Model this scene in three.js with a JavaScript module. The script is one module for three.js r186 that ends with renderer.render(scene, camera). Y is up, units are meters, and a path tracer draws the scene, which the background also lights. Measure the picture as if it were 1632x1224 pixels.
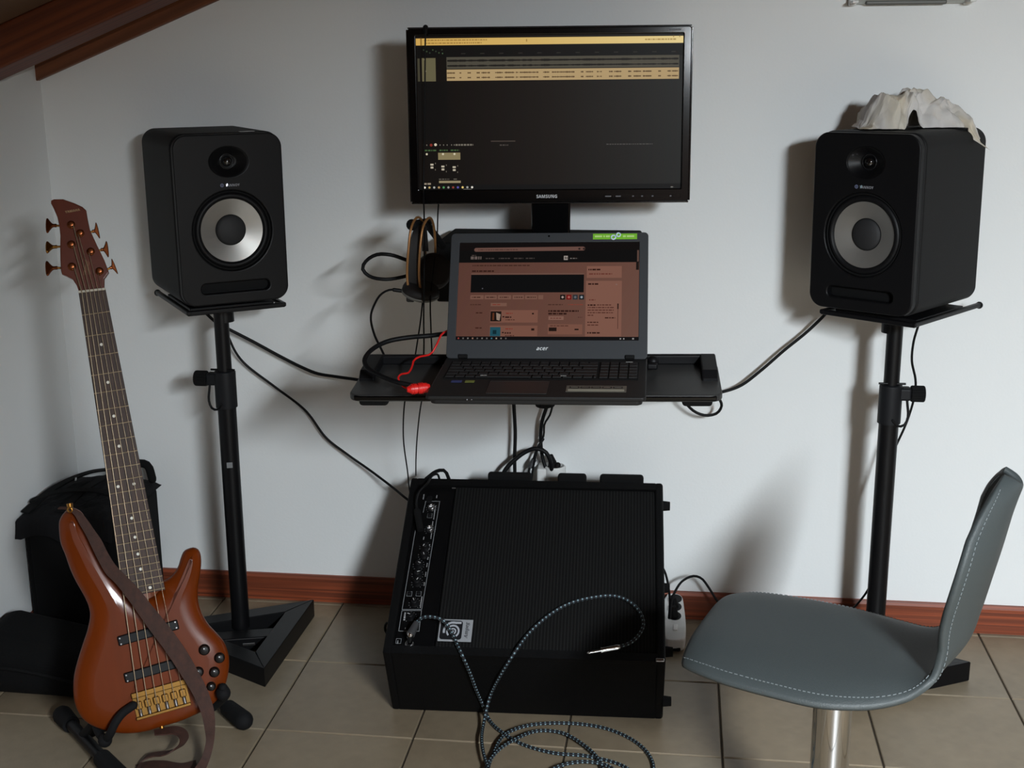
import * as THREE from 'three';
import { RoundedBoxGeometry } from 'three/addons/geometries/RoundedBoxGeometry.js';
import { mergeGeometries } from 'three/addons/utils/BufferGeometryUtils.js';
import { RectAreaLightUniformsLib } from 'three/addons/lights/RectAreaLightUniformsLib.js';

// ------------------------------------------------------------------ camera, light, exposure
const scene = new THREE.Scene();
const camera = new THREE.PerspectiveCamera(33.265, 1632 / 1224, 0.05, 60);
camera.position.set(0, 1.4432, 3.1656);
camera.rotation.set(-0.2513, 0.1301, -0.0071, 'YXZ');
scene.add(camera);
const renderer = new THREE.WebGLRenderer({ antialias: true });
renderer.toneMapping = THREE.LinearToneMapping;
renderer.toneMappingExposure = 1.0;
renderer.shadowMap.enabled = true;
renderer.shadowMap.type = THREE.PCFSoftShadowMap;
scene.background = new THREE.Color(0.75, 0.86, 1.0);      // overcast daylight outside
RectAreaLightUniformsLib.init();
const WIN = { x: 1.1, y: 1.79, z: 4.05, w: 0.38, h: 1.25 };   // roof window in the rear part of the attic roof, behind the viewer
const ROOF = new THREE.Matrix4().makeBasis(new THREE.Vector3(0.9745, 0.2245, 0.0000), new THREE.Vector3(-0.0384, 0.1666, -0.9853), new THREE.Vector3(-0.2212, 0.9601, 0.1709)).setPosition(WIN.x, WIN.y, WIN.z);
const daylight = new THREE.RectAreaLight(new THREE.Color(0.87, 0.95, 1.0), 405, WIN.w, WIN.h);
daylight.position.set(0, 0, 0.04).applyMatrix4(ROOF);
daylight.quaternion.setFromRotationMatrix(ROOF);
scene.add(daylight);

// ------------------------------------------------------------------ helpers
const V = (x, y, z) => new THREE.Vector3(x, y, z);
const used = {};
function numbered(n) { used[n] = (used[n] || 0) + 1; return used[n] === 1 ? n : n + '_' + String(used[n] - 1).padStart(3, '0'); }
function tag(o, label, category, group) {
  o.userData.label = label; o.userData.category = category;
  if (group) o.userData.group = group;
  return o;
}
function mesh(name, g, m, parent) {
  const o = new THREE.Mesh(g, m); o.name = name; o.castShadow = true; o.receiveShadow = true;
  if (parent) parent.add(o); else { o.name = numbered(name); scene.add(o); }
  return o;
}
function struct(name, g, m, parent) { const o = mesh(name, g, m, parent || scene); o.userData.kind = 'structure'; return o; }
function thing(name, label, category, pos, rot, group) {
  const o = new THREE.Group(); o.name = numbered(name); scene.add(o);
  if (pos) o.position.set(...pos);
  if (rot) o.rotation.set(rot[0], rot[1], rot[2], 'YXZ');
  return tag(o, label, category, group);
}
let seed = 7;
function rnd() { seed = (seed * 1664525 + 1013904223) >>> 0; return seed / 4294967296; }
function plain(g) {
  let q = g.index ? g.toNonIndexed() : g;
  const r = new THREE.BufferGeometry();
  for (const k of ['position', 'normal', 'uv']) if (q.attributes[k]) r.setAttribute(k, q.attributes[k]);
  if (!r.attributes.normal) r.computeVertexNormals();
  if (!r.attributes.uv) r.setAttribute('uv', new THREE.Float32BufferAttribute(new Float32Array(r.attributes.position.count * 2), 2));
  return r;
}
const merge = (...gs) => mergeGeometries(gs.flat().map(plain));
function boxUV(g0) {   // uv in metres by the dominating normal
  const g = plain(g0), P = g.attributes.position, N = g.attributes.normal, uv = new Float32Array(P.count * 2);
  for (let i = 0; i < P.count; i++) {
    const f = i - i % 3; let nx = 0, ny = 0, nz = 0;
    for (let k = 0; k < 3; k++) { nx += Math.abs(N.getX(f + k)); ny += Math.abs(N.getY(f + k)); nz += Math.abs(N.getZ(f + k)); }
    const x = P.getX(i), y = P.getY(i), z = P.getZ(i);
    if (nx >= ny && nx >= nz) { uv[2 * i] = z; uv[2 * i + 1] = y; } else if (ny >= nz) { uv[2 * i] = x; uv[2 * i + 1] = z; } else { uv[2 * i] = x; uv[2 * i + 1] = y; }
  }
  g.setAttribute('uv', new THREE.BufferAttribute(uv, 2));
  return g;
}
const rb = (w, h, d, r, x = 0, y = 0, z = 0, seg = 2) => new RoundedBoxGeometry(w, h, d, seg, r).translate(x, y, z);
const bx = (w, h, d, x = 0, y = 0, z = 0) => new THREE.BoxGeometry(w, h, d).translate(x, y, z);
const cyl = (r1, r2, h, n = 20) => new THREE.CylinderGeometry(r1, r2, h, n);
function rod(a, b, r1, r2 = r1, n = 16) {
  const A = V(...a), B = V(...b), d = B.clone().sub(A), g = cyl(r2, r1, d.length(), n);
  g.applyQuaternion(new THREE.Quaternion().setFromUnitVectors(V(0, 1, 0), d.clone().normalize()));
  return g.translate((A.x + B.x) / 2, (A.y + B.y) / 2, (A.z + B.z) / 2);
}
const ball = (r, x, y, z, n = 14) => new THREE.SphereGeometry(r, n, Math.max(6, n >> 1)).translate(x, y, z);
const lathe = (pts, n = 40) => new THREE.LatheGeometry(pts.map(p => new THREE.Vector2(p[0], p[1])), n);
const latheZ = (pts, n = 48) => lathe(pts, n).rotateX(Math.PI / 2);      // axis along +z
function curve(pts) { return new THREE.CatmullRomCurve3(pts.map(p => V(...p)), false, 'centripetal'); }
function cable(pts, r, n = 8, step = 0.01) {
  const c = curve(pts), L = c.getLength(), seg = Math.max(8, Math.round(L / step));
  const t = new THREE.TubeGeometry(c, seg, r, n, false), uv = t.attributes.uv;
  for (let i = 0; i < uv.count; i++) uv.setX(i, uv.getX(i) * L);
  return merge(t, ball(r, ...pts[0], 8), ball(r, ...pts[pts.length - 1], 8));
}
function shapeOf(pts, smooth) {
  if (!smooth) return new THREE.Shape(pts.map(p => new THREE.Vector2(p[0], p[1])));
  const c = new THREE.CatmullRomCurve3(pts.map(p => V(p[0], p[1], 0)), true, 'centripetal');
  return new THREE.Shape(c.getPoints(pts.length * 5).slice(0, -1).map(p => new THREE.Vector2(p.x, p.y)));
}
function rrect(w, h, r, cx = 0, cy = 0, S = THREE.Shape) {
  const s = new S(), x = cx - w / 2, y = cy - h / 2;
  s.moveTo(x + r, y); s.lineTo(x + w - r, y); s.absarc(x + w - r, y + r, r, -Math.PI / 2, 0); s.lineTo(x + w, y + h - r); s.absarc(x + w - r, y + h - r, r, 0, Math.PI / 2);
  s.lineTo(x + r, y + h); s.absarc(x + r, y + h - r, r, Math.PI / 2, Math.PI); s.lineTo(x, y + r); s.absarc(x + r, y + r, r, Math.PI, 1.5 * Math.PI);
  return s;
}
const ext = (s, depth, bevel = 0, seg = 2, curveSegments = 10) => new THREE.ExtrudeGeometry(s, { depth: depth - 2 * bevel, bevelEnabled: bevel > 0, bevelThickness: bevel, bevelSize: bevel, bevelOffset: -bevel, bevelSegments: seg, curveSegments, steps: 1 }).translate(0, 0, bevel);
// closed ribbon between two edge lines
function ribbon(L, Rr, th, n = 60) {
  const a = curve(L).getPoints(n), b = curve(Rr).getPoints(n), pos = [], idx = [], uv = [];
  let s = 0;
  for (let i = 0; i <= n; i++) {
    const t = (i < n ? a[i + 1].clone().sub(a[i]) : a[i].clone().sub(a[i - 1])), w = b[i].clone().sub(a[i]), nn = w.clone().cross(t).normalize().multiplyScalar(th / 2);
    if (i) s += a[i].distanceTo(a[i - 1]);
    for (const [p, sg, u] of [[a[i], 1, 0], [b[i], 1, 1], [b[i], -1, 1], [a[i], -1, 0]]) { pos.push(p.x + sg * nn.x, p.y + sg * nn.y, p.z + sg * nn.z); uv.push(u * w.length(), s); }
  }
  for (let i = 0; i < n; i++) for (let k = 0; k < 4; k++) { const p = i * 4 + k, q = i * 4 + (k + 1) % 4; idx.push(p, q, p + 4, q, q + 4, p + 4); }
  idx.push(0, 2, 1, 0, 3, 2); const e = n * 4; idx.push(e, e + 1, e + 2, e, e + 2, e + 3);
  const g = new THREE.BufferGeometry(); g.setAttribute('position', new THREE.Float32BufferAttribute(pos, 3)); g.setAttribute('uv', new THREE.Float32BufferAttribute(uv, 2)); g.setIndex(idx);
  const q = g.toNonIndexed(); q.computeVertexNormals(); return q;
}

// ------------------------------------------------------------------ textures
function hash(x, y, s) { let h = (x * 374761393 + y * 668265263 + s * 974634777) | 0; h = Math.imul(h ^ (h >>> 13), 1274126177); return ((h ^ (h >>> 16)) >>> 0) / 4294967296; }
function vnoise(x, y, px, py, s) {
  const xi = Math.floor(x), yi = Math.floor(y), fx = x - xi, fy = y - yi, u = fx * fx * (3 - 2 * fx), v = fy * fy * (3 - 2 * fy), m = (a, n) => ((a % n) + n) % n;
  const a = hash(m(xi, px), m(yi, py), s), b = hash(m(xi + 1, px), m(yi, py), s), c = hash(m(xi, px), m(yi + 1, py), s), d = hash(m(xi + 1, px), m(yi + 1, py), s);
  return a + (b - a) * u + (c - a) * v + (a - b - c + d) * u * v;
}
function fbm(u, v, fx, fy, oct, s) { let r = 0, a = 0.5, t = 0; for (let o = 0; o < oct; o++) { r += a * vnoise(u * fx, v * fy, fx, fy, s + o); t += a; a *= 0.5; fx *= 2; fy *= 2; } return r / t; }
function tex(n, metres, fn, srgb) {      // fn(u, v) -> grey or [r, g, b] in 0..1
  const d = new Uint8Array(n * n * 4);
  for (let j = 0; j < n; j++) for (let i = 0; i < n; i++) {
    const c = fn(i / n, j / n), k = (j * n + i) * 4, rgb = Array.isArray(c) ? c : [c, c, c];
    for (let q = 0; q < 3; q++) d[k + q] = Math.max(0, Math.min(255, rgb[q] * 255));
    d[k + 3] = 255;
  }
  const t = new THREE.DataTexture(d, n, n); t.wrapS = t.wrapT = THREE.RepeatWrapping; t.magFilter = THREE.LinearFilter; t.minFilter = THREE.LinearMipmapLinearFilter; t.generateMipmaps = true;
  if (srgb) t.colorSpace = THREE.SRGBColorSpace;
  const r = Array.isArray(metres) ? metres : [metres, metres]; t.repeat.set(1 / r[0], 1 / r[1]); t.needsUpdate = true; return t;
}
function canvasTex(w, h, draw) {
  const c = document.createElement('canvas'); c.width = w; c.height = h; const x = c.getContext('2d'); draw(x, w, h);
  const t = new THREE.CanvasTexture(c); t.colorSpace = THREE.SRGBColorSpace; t.anisotropy = 4; return t;
}
const std = (o) => new THREE.MeshStandardMaterial(o), phy = (o) => new THREE.MeshPhysicalMaterial(o);
const col = (r, g, b) => new THREE.Color().setRGB(r / 255, g / 255, b / 255, THREE.SRGBColorSpace);
// flat print: a thin transparent sheet lying on a surface
function decal(w, h, px, py, draw, parent, name, opt = {}) {
  const t = canvasTex(px, py, (x, W, H) => { x.clearRect(0, 0, W, H); draw(x, W, H); });
  const m = std({ map: t, transparent: true, roughness: opt.rough ?? 0.5, metalness: opt.metal ?? 0, alphaTest: 0 });
  if (opt.glow) { m.emissive = new THREE.Color(1, 1, 1); m.emissiveMap = t; m.emissiveIntensity = opt.glow; }
  return mesh(name, new THREE.PlaneGeometry(w, h), m, parent);
}
const MAT = {};
MAT.grain = tex(256, 0.02, (u, v) => fbm(u, v, 24, 24, 3, 5));                                   // fine leather / tolex relief
MAT.paintBump = tex(512, 0.5, (u, v) => 0.5 * fbm(u, v, 120, 120, 2, 11) + 0.5 * fbm(u, v, 9, 9, 4, 12));
MAT.wall = std({ color: col(232, 234, 234), roughness: 0.93, bumpMap: MAT.paintBump, bumpScale: 0.0003 });
const black = (r, g, b, roughness, more = {}) => phy({ color: col(r, g, b), roughness, specularIntensity: 0.45, ...more });
MAT.blackPlastic = black(14, 14, 16, 0.5);
MAT.blackMatte = black(10, 10, 11, 0.8);
MAT.blackMetal = black(12, 12, 14, 0.42);
MAT.blackGloss = phy({ color: col(5, 5, 6), roughness: 0.12, specularIntensity: 0.6 });
MAT.rubber = black(13, 13, 14, 0.9, { bumpMap: MAT.grain, bumpScale: 0.0004 });
MAT.cable = black(11, 11, 13, 0.55);
MAT.chrome = std({ color: col(215, 215, 216), roughness: 0.12, metalness: 1 });
MAT.steel = std({ color: col(180, 180, 182), roughness: 0.28, metalness: 1 });
MAT.gold = std({ color: col(168, 120, 58), roughness: 0.38, metalness: 1 });
MAT.goldDark = std({ color: col(120, 66, 36), roughness: 0.32, metalness: 0.9 });
MAT.whitePlastic = std({ color: col(222, 222, 220), roughness: 0.45 });

// ------------------------------------------------------------------ the room
const XL = -1.6135, XR = 2.75, ZB = 0, ZR = 5.0, SL = 0.391;
const roofY = (x) => 1.46 + SL * (x - XL), XF = XR;          // underside of the sloping ceiling
{
  // floor: dark grout bed with one mesh per tile
  const grout = std({ color: col(66, 56, 44), roughness: 0.95 });
  const floor = struct('floor', bx(XR - XL + 0.4, 0.06, ZR + 0.4, (XL + XR) / 2, -0.0345, ZR / 2), grout);
  const T = 0.333, J = 0.0042, x0 = -0.8799, z0 = 0.3613;
  const speck = tex(512, 1.7, (u, v) => { const a = 0.80 + 0.16 * fbm(u, v, 7, 7, 5, 31) + 0.07 * (fbm(u, v, 90, 90, 2, 33) - 0.5); return [a, a * 0.985, a * 0.955]; }, true);
  const tmats = [col(153, 139, 119), col(148, 134, 115), col(158, 143, 122), col(151, 139, 121)].map(c => std({ color: c, map: speck, roughness: 0.42, bumpMap: MAT.paintBump, bumpScale: 0.0003 }));
  const cache = {};
  function tileGeo(w, d) {
    const k = w.toFixed(3) + d.toFixed(3); if (cache[k]) return cache[k];
    const c = 0.0018, h = 0.006, a = w / 2, b = d / 2, p = [], f = [];
    for (const [ins, y] of [[0, -h], [0, -c], [c, 0]]) p.push([-a + ins, y, -b + ins], [a - ins, y, -b + ins], [a - ins, y, b - ins], [-a + ins, y, b - ins]);
    for (let l = 0; l < 2; l++) for (let q = 0; q < 4; q++) { const A = l * 4 + q, B = l * 4 + (q + 1) % 4; f.push(A, A + 4, B, B, A + 4, B + 4); }
    f.push(8, 11, 10, 8, 10, 9);
    const g = new THREE.BufferGeometry(); g.setAttribute('position', new THREE.Float32BufferAttribute(p.flat(), 3)); g.setIndex(f);
    const r = g.toNonIndexed(); r.computeVertexNormals(); return cache[k] = boxUV(r);
  }
  const cuts = (lo, hi, o) => { const c = [lo]; for (let k = Math.ceil((lo - o) / T + 0.02); o + k * T < hi - 0.02; k++) c.push(o + k * T); c.push(hi); return c; };
  const xs = cuts(XL, XR, x0), zs = cuts(ZB, ZR, z0);
  for (let i = 0; i < xs.length - 1; i++) for (let j = 0; j < zs.length - 1; j++) {
    const w = xs[i + 1] - xs[i] - J, d = zs[j + 1] - zs[j] - J;
    const t = mesh('tile', tileGeo(w, d), tmats[Math.floor(rnd() * 4)], floor);
    t.position.set((xs[i] + xs[i + 1]) / 2, 0, (zs[j] + zs[j + 1]) / 2);
  }
  // walls with thickness
  const gable = (lo, hi) => [[lo, -0.06], [hi, -0.06], [hi, roofY(hi) + 0.05], [lo, roofY(lo) + 0.05]];
  struct('wall_back', boxUV(ext(shapeOf(gable(XL - 0.2, XR + 0.2)), 0.2)).translate(0, 0, -0.2), MAT.wall);
  struct('wall_left', boxUV(bx(0.2, roofY(XL) + 0.1, 1.6, XL - 0.1, roofY(XL) / 2 - 0.02, 0.6)), MAT.wall);
  const farWall = std({ color: col(74, 56, 44), roughness: 0.9 });
  struct('wall_left_darkened', boxUV(bx(0.2, roofY(XL) + 0.1, ZR + 0.2 - 1.4, XL - 0.1, roofY(XL) / 2 - 0.02, 1.4 + (ZR + 0.2 - 1.4) / 2)), farWall);  // unseen stretch of left wall, made dark to cut bounce light; panelling is invented
  struct('wall_right', boxUV(bx(0.2, roofY(XR) + 0.1, ZR + 0.4, XR + 0.1, roofY(XR) / 2 - 0.02, ZR / 2)), farWall);
  struct('wall_rear', boxUV(ext(shapeOf(gable(XL - 0.2, XR + 0.2)), 0.2)).translate(0, 0, ZR), farWall);
  // window: frame, mullion and bright panes
  const wf = new THREE.Group(); wf.name = 'window_1'; wf.userData.kind = 'structure'; scene.add(wf); wf.position.set(WIN.x, WIN.y, WIN.z); wf.quaternion.setFromRotationMatrix(ROOF);
  const fr = rrect(WIN.w + 0.1, WIN.h + 0.1, 0.003); fr.holes.push(rrect(WIN.w, WIN.h, 0.003, 0, 0, THREE.Path));
  const frameWood = std({ color: col(120, 66, 34), roughness: 0.5 });
  mesh('window_frame', ext(fr, 0.16, 0.004).translate(0, 0, -0.002), frameWood, wf);
  mesh('window_pane', bx(WIN.w + 0.01, WIN.h + 0.01, 0.006, 0, 0, 0.055), std({ color: 0x202428, roughness: 0.2, emissive: new THREE.Color(0.86, 0.94, 1), emissiveIntensity: 4 }), wf);

  // timber ceiling and rafters
  const woodTex = (s, c1, c2) => tex(512, [0.35, 1.6], (u, v) => {
    const w = fbm(u, v, 4, 2, 3, s), r = 0.5 + 0.5 * Math.sin(60 * (u + 0.10 * w) + 5 * w), g = fbm(u, v, 90, 3, 3, s + 5), k = Math.min(1, Math.max(0, 0.45 * r + 0.55 * g));
    return [0, 1, 2].map(i => (c1[i] + (c2[i] - c1[i]) * k) / 255);
  }, true);
  const wt = woodTex(41, [74, 32, 12], [118, 58, 24]);
  const rafterWood = std({ map: wt, roughness: 0.6 }), boardWood = std({ color: col(96, 68, 46), roughness: 0.85, bumpMap: MAT.paintBump, bumpScale: 0.0008 });
  const darkWood = std({ map: woodTex(47, [92, 52, 30], [132, 78, 46]), roughness: 0.6 });
  const ang = Math.atan(SL), len = (XF - XL + 0.2) / Math.cos(ang);
  const along = (g, y, z, off) => { g.rotateZ(ang); const x = (XL + XF) / 2 - 0.1; return g.translate(x - Math.sin(ang) * off, 1.46 + SL * (x - XL) + Math.cos(ang) * off, z); };
  const uvLong = (g) => { const q = boxUV(g), uv = q.attributes.uv; for (let i = 0; i < uv.count; i++) uv.setXY(i, uv.getY(i), uv.getX(i)); return q; };
  struct('ceiling', along(uvLong(bx(len, 0.16, ZR + 0.5)), 0, ZR / 2, 0.08), boardWood);
  const rear = shapeOf([[-3.4, -1.3], [2.1, -1.3], [2.1, 4.2], [-3.4, 4.2]]);
  rear.holes.push(rrect(WIN.w + 0.1, WIN.h + 0.1, 0.002, 0, 0, THREE.Path));
  struct('ceiling_rear', boxUV(ext(rear, 0.16)).applyMatrix4(ROOF), boardWood);
  struct('trim_1', along(uvLong(rb(len - 0.2, 0.068, 0.022, 0.003)), 0, 0.0125, -0.035), darkWood);
  for (const z of [0.365, 1.25, 2.15, 3.05, 3.95]) struct(numbered('rafter'), along(uvLong(rb(len, 0.085, 0.13, 0.006)), 0, z, -0.042), rafterWood);
  // baseboards
  const cherry = std({ map: tex(512, [1.3, 0.3], (u, v) => { const g = fbm(u, v, 3, 70, 4, 61), k = 0.35 + 0.65 * g; return [0.56 * k + 0.1, 0.27 * k + 0.045, 0.15 * k + 0.03]; }, true), roughness: 0.5 });
  const prof = shapeOf([[0, 0], [0.013, 0], [0.013, 0.066], [0.008, 0.0745], [0, 0.0745]]);
  struct('baseboard_back', boxUV(ext(prof, XR - XL).rotateY(-Math.PI / 2).translate(XR, 0, 0)), cherry);
  struct('baseboard_left', boxUV(ext(prof, ZR - 0.02).translate(XL, 0, 0.014)), cherry);
}

// ------------------------------------------------------------------ wall lamp at the top edge of the photo
{
  const t = thing('wall_lamp', 'frosted glass wall lamp fixed high on the white wall above the draped speaker', 'lamp', [0.51, 1.548, 0.0]);
  const arc = []; for (let i = 0; i <= 16; i++) { const a = -0.9 + 1.8 * i / 16; arc.push([Math.sin(a) * 0.09, 0]); }
  const s = new THREE.Shape(); s.moveTo(0.012, 0); s.quadraticCurveTo(0.075, 0.02, 0.085, 0.13); s.lineTo(0.081, 0.13); s.quadraticCurveTo(0.07, 0.024, 0.012, 0.005); s.lineTo(0.012, 0);
  mesh('glass_shade', ext(s, 0.25, 0, 1, 14).rotateY(-Math.PI / 2).translate(0.125, 0, 0), phy({ color: col(205, 208, 205), roughness: 0.35, transmission: 0.35, thickness: 0 }), t);
  mesh('back_plate', rb(0.22, 0.09, 0.012, 0.004, 0, 0.06, 0.006), MAT.steel, t);
  const clip = merge(rb(0.016, 0.05, 0.03, 0.003, -0.128, 0.022, 0.014), rb(0.014, 0.006, 0.07, 0.002, -0.128, 0.004, 0.04));
  mesh('clip', clip, MAT.whitePlastic, t); mesh('clip', clip.clone().translate(0.256, 0, 0), MAT.whitePlastic, t);
  mesh('lower_edge', rb(0.18, 0.01, 0.02, 0.004, -0.01, 0.003, 0.02), std({ color: col(92, 92, 88), roughness: 0.5 }), t);
}

// ------------------------------------------------------------------ speakers on stands
{
  const cab = black(16, 16, 17, 0.62, { bumpMap: MAT.grain, bumpScale: 0.0003 });
  const baffleM = black(11, 11, 13, 0.46);
  const cone = std({ color: col(158, 156, 152), roughness: 0.42, metalness: 0.75 });
  const W = 0.254, H = 0.39, R = 0.033, F = 0.151;
  const t = thing('studio_speaker', 'black two-way studio speaker with a bare top on the stand beside the bass guitar', 'speaker', [-1.098, 0.886, 0.214], [0, 0.614, 0], 'pair of black studio speakers');
  mesh('cabinet', boxUV(ext(rrect(W, H, R, 0, H / 2), 0.282, 0.006, 3, 14).translate(0, 0, -F)), cab, t);
  const f = rrect(W - 0.004, H - 0.004, R, 0, H / 2);
  const hole = (cx, cy, rx, ry) => { const p = new THREE.Path(); p.absellipse(cx, cy, rx, ry, 0, Math.PI * 2, true); return p; };
  f.holes.push(hole(0, 0.17, 0.092, 0.092), hole(0, 0.326, 0.044, 0.033), rrect(0.16, 0.024, 0.011, 0, 0.04, THREE.Path));
  mesh('front_baffle', ext(f, 0.0205, 0.0035, 3, 24).translate(0, 0, 0.1308), baffleM, t);
  // woofer
  const wf = mesh('woofer', latheZ([[0.0925, 0], [0.0925, 0.014], [0.088, 0.018], [0.0865, 0.014], [0.0865, 0]], 64).translate(0, 0.17, 0.1305), MAT.blackMatte, t);
  mesh('surround', latheZ([[0.087, 0.012], [0.084, 0.0165], [0.0795, 0.019], [0.075, 0.0165], [0.0715, 0.010]], 64).translate(0, 0.17, 0.131), MAT.blackPlastic, wf);
  mesh('cone', latheZ([[0.0722, 0.011], [0.06, 0.0075], [0.045, 0.003], [0.0325, -0.001]], 64).translate(0, 0.17, 0.1325), cone, wf);
  mesh('dust_cap', latheZ([[0.0338, -0.001], [0.033, 0.002], [0.028, 0.0055], [0.018, 0.0085], [0.008, 0.0098], [0.0005, 0.01]], 40).translate(0, 0.17, 0.1335), std({ color: col(30, 30, 32), roughness: 0.7 }), wf);
  mesh('basket', cyl(0.09, 0.09, 0.002, 40).rotateX(Math.PI / 2).translate(0, 0.17, 0.1315), MAT.blackMatte, wf);
  // tweeter in its elliptical dish
  const tw = mesh('tweeter', latheZ([[1.0, 0.0195], [0.93, 0.0185], [0.75, 0.011], [0.52, 0.004], [0.44, 0.0015], [0.0005, 0.001]], 48).scale(0.0445, 0.0335, 1).translate(0, 0.326, 0.1312), baffleM, t);
  mesh('dome', latheZ([[0.0125, 0], [0.0118, 0.0045], [0.009, 0.0085], [0.005, 0.0108], [0.0005, 0.0115]], 28).translate(0, 0.326, 0.133), phy({ color: col(10, 10, 11), roughness: 0.12, clearcoat: 1 }), tw);
  mesh('dome_ring', new THREE.TorusGeometry(0.0165, 0.0016, 8, 40).translate(0, 0.326, 0.1345), std({ color: col(40, 40, 42), roughness: 0.25, metalness: 0.6 }), tw);
  mesh('bass_port', merge(bx(0.158, 0.022, 0.002, 0, 0.04, 0.1318)), MAT.blackMatte, t);
  const lg = decal(0.052, 0.013, 256, 64, (x, w, h) => {
    x.fillStyle = '#8d8f96'; x.font = 'bold 40px sans-serif'; x.textBaseline = 'middle'; x.fillText('TANNOY', 66, 34);
    x.strokeStyle = '#7e86a8'; x.lineWidth = 5; x.beginPath(); x.arc(30, 32, 17, 0, 7); x.stroke(); x.fillStyle = '#7e86a8'; x.fillRect(22, 26, 16, 5); x.fillRect(28, 26, 5, 18);
  }, t, 'logo_print'); lg.position.set(0.001, 0.274, 0.1516);
  mesh('power_light', ball(0.0024, 0, 0, 0, 12).scale(0.8, 1.5, 0.6).rotateZ(-0.35).translate(-0.0075, 0.2745, 0.1512), std({ color: 0x9fb6e8, emissive: new THREE.Color(0.95, 0.97, 1), emissiveIntensity: 1.1 }), t);
  const r = t.clone(); r.name = numbered('studio_speaker'); scene.add(r);
  r.children.forEach(c => { if (c.name === 'power_light') c.material = std({ color: 0x303a40, emissive: new THREE.Color(0.10, 0.15, 0.17), emissiveIntensity: 1 }); });
  r.position.set(0.487, 0.887, 0.192); r.rotation.set(0, -0.647, 0.012, 'YXZ');
  r.userData = { label: 'black two-way studio speaker with a crumpled white cloth lying on its top', category: 'speaker', group: 'pair of black studio speakers' };
  mesh('paper_sticker', bx(0.034, 0.0006, 0.012, 0.055, 0.3902, 0.118), MAT.whitePlastic, t);

  function stand(label, px, pz, s, yaw) {
    const o = thing('speaker_stand', label, 'stand', [px, 0, pz], [0, 0, 0], 'pair of triangular-base speaker stands');
    // triangular base of flat square tube
    const P = [[0.152 * s, -0.142], [0.145 * s, 0.256], [-0.215 * s, 0.057]], w = 0.05, cx = (P[0][0] + P[1][0] + P[2][0]) / 3, cz = (P[0][1] + P[1][1] + P[2][1]) / 3;
    const inset = (k) => P.map(([x, z]) => [cx + (x - cx) * k, cz + (z - cz) * k]), I = inset(0.58);
    for (let i = 0; i < 3; i++) {
      const j = (i + 1) % 3, q = [P[i], P[j], I[j], I[i]].map(([x, z]) => [x, -z]), sh = shapeOf(q);
      if (THREE.ShapeUtils.area(sh.getPoints()) < 0) q.reverse();
      mesh('base_bar', ext(shapeOf(q), 0.049, 0.002, 1).rotateX(-Math.PI / 2).translate(0, 0.0005, 0), MAT.blackMetal, o);
    }
    const a = [(I[0][0] + I[1][0]) / 2 + 0.03 * s, (I[0][1] + I[1][1]) / 2 - 0.03], b = [I[2][0] * 0.4 + I[1][0] * 0.6 - 0.115 * s, I[2][1] * 0.5 + I[1][1] * 0.5 - 0.02];
    const L = Math.hypot(a[0] - b[0], a[1] - b[1]);
    mesh('cross_bar', rb(L, 0.035, 0.05, 0.004, 0, 0, 0).rotateY(-Math.atan2(a[1] - b[1], a[0] - b[0])).translate((a[0] + b[0]) / 2, 0.0195, (a[1] + b[1]) / 2), MAT.blackMetal, o);
    mesh('maker_plate', rb(0.03, 0.006, 0.002, 0.0006, 0, 0, 0).rotateY(-Math.atan2(a[1] - b[1], a[0] - b[0])).translate(a[0] * 0.6 + b[0] * 0.4 + 0.011 * s, 0.02, a[1] * 0.6 + b[1] * 0.4 + 0.0235), MAT.steel, o);
    mesh('post', rod([0, 0.03, 0], [0, 0.66, 0], 0.0225, 0.0225, 28), MAT.blackMetal, o);
    mesh('inner_tube', rod([0, 0.6, 0], [0, 0.866, 0], 0.0178, 0.0178, 28), MAT.blackMetal, o);
    const c = mesh('collar', merge(lathe([[0.0235, 0.612], [0.0262, 0.613], [0.0262, 0.70], [0.0235, 0.704], [0.018, 0.704]], 28), rb(0.03, 0.03, 0.03, 0.006, -0.03 * s, 0.683, 0)), black(22, 23, 26, 0.55), o);
    const k = []; for (let i = 0; i < 40; i++) { const r2 = i % 2 ? 0.0175 : 0.0190, an = i / 40 * Math.PI * 2; k.push([Math.cos(an) * r2, Math.sin(an) * r2]); }
    mesh('clamp_knob', ext(shapeOf(k), 0.032, 0.003, 2).rotateY(-Math.PI / 2 * s).translate(-0.044 * s, 0.683, 0), MAT.rubber, c);
    mesh('locking_pin', rod([0.03 * s, 0.7085, 0.012], [-0.03 * s, 0.7085, 0.012], 0.0026), MAT.blackMetal, c);
    mesh('pin_cord', cable([[-0.036 * s, 0.668, 0.01], [-0.04 * s, 0.63, 0.012], [-0.033 * s, 0.612, 0.014], [-0.018 * s, 0.61, 0.02], [-0.004 * s, 0.625, 0.0265]], 0.003), MAT.cable, c);
    if (s > 0) mesh('maker_badge', bx(0.014, 0.014, 0.0006).rotateY(0.3).translate(0.006, 0.47, 0.0226), std({ color: col(120, 122, 124), roughness: 0.4 }), o);
    // plate and rails that carry the speaker
    const pl = new THREE.Group(); pl.name = 'top_plate'; pl.rotation.y = yaw; pl.position.set(-0.012 * s, 0.874, -0.033); o.add(pl);
    mesh('plate', rb(0.2, 0.008, 0.22, 0.002, 0, 0.0, 0), MAT.blackMetal, pl);
    for (const e of [-1, 1]) mesh('side_rail', merge(rb(0.012, 0.01, 0.315, 0.003, e * 0.112, 0.0, -0.008), ball(0.0085, e * 0.112, -0.001, -0.166)), MAT.blackMetal, pl);
    mesh('front_rail', rb(0.232, 0.011, 0.012, 0.003, 0, -0.001, 0.143), MAT.blackMetal, pl);
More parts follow.
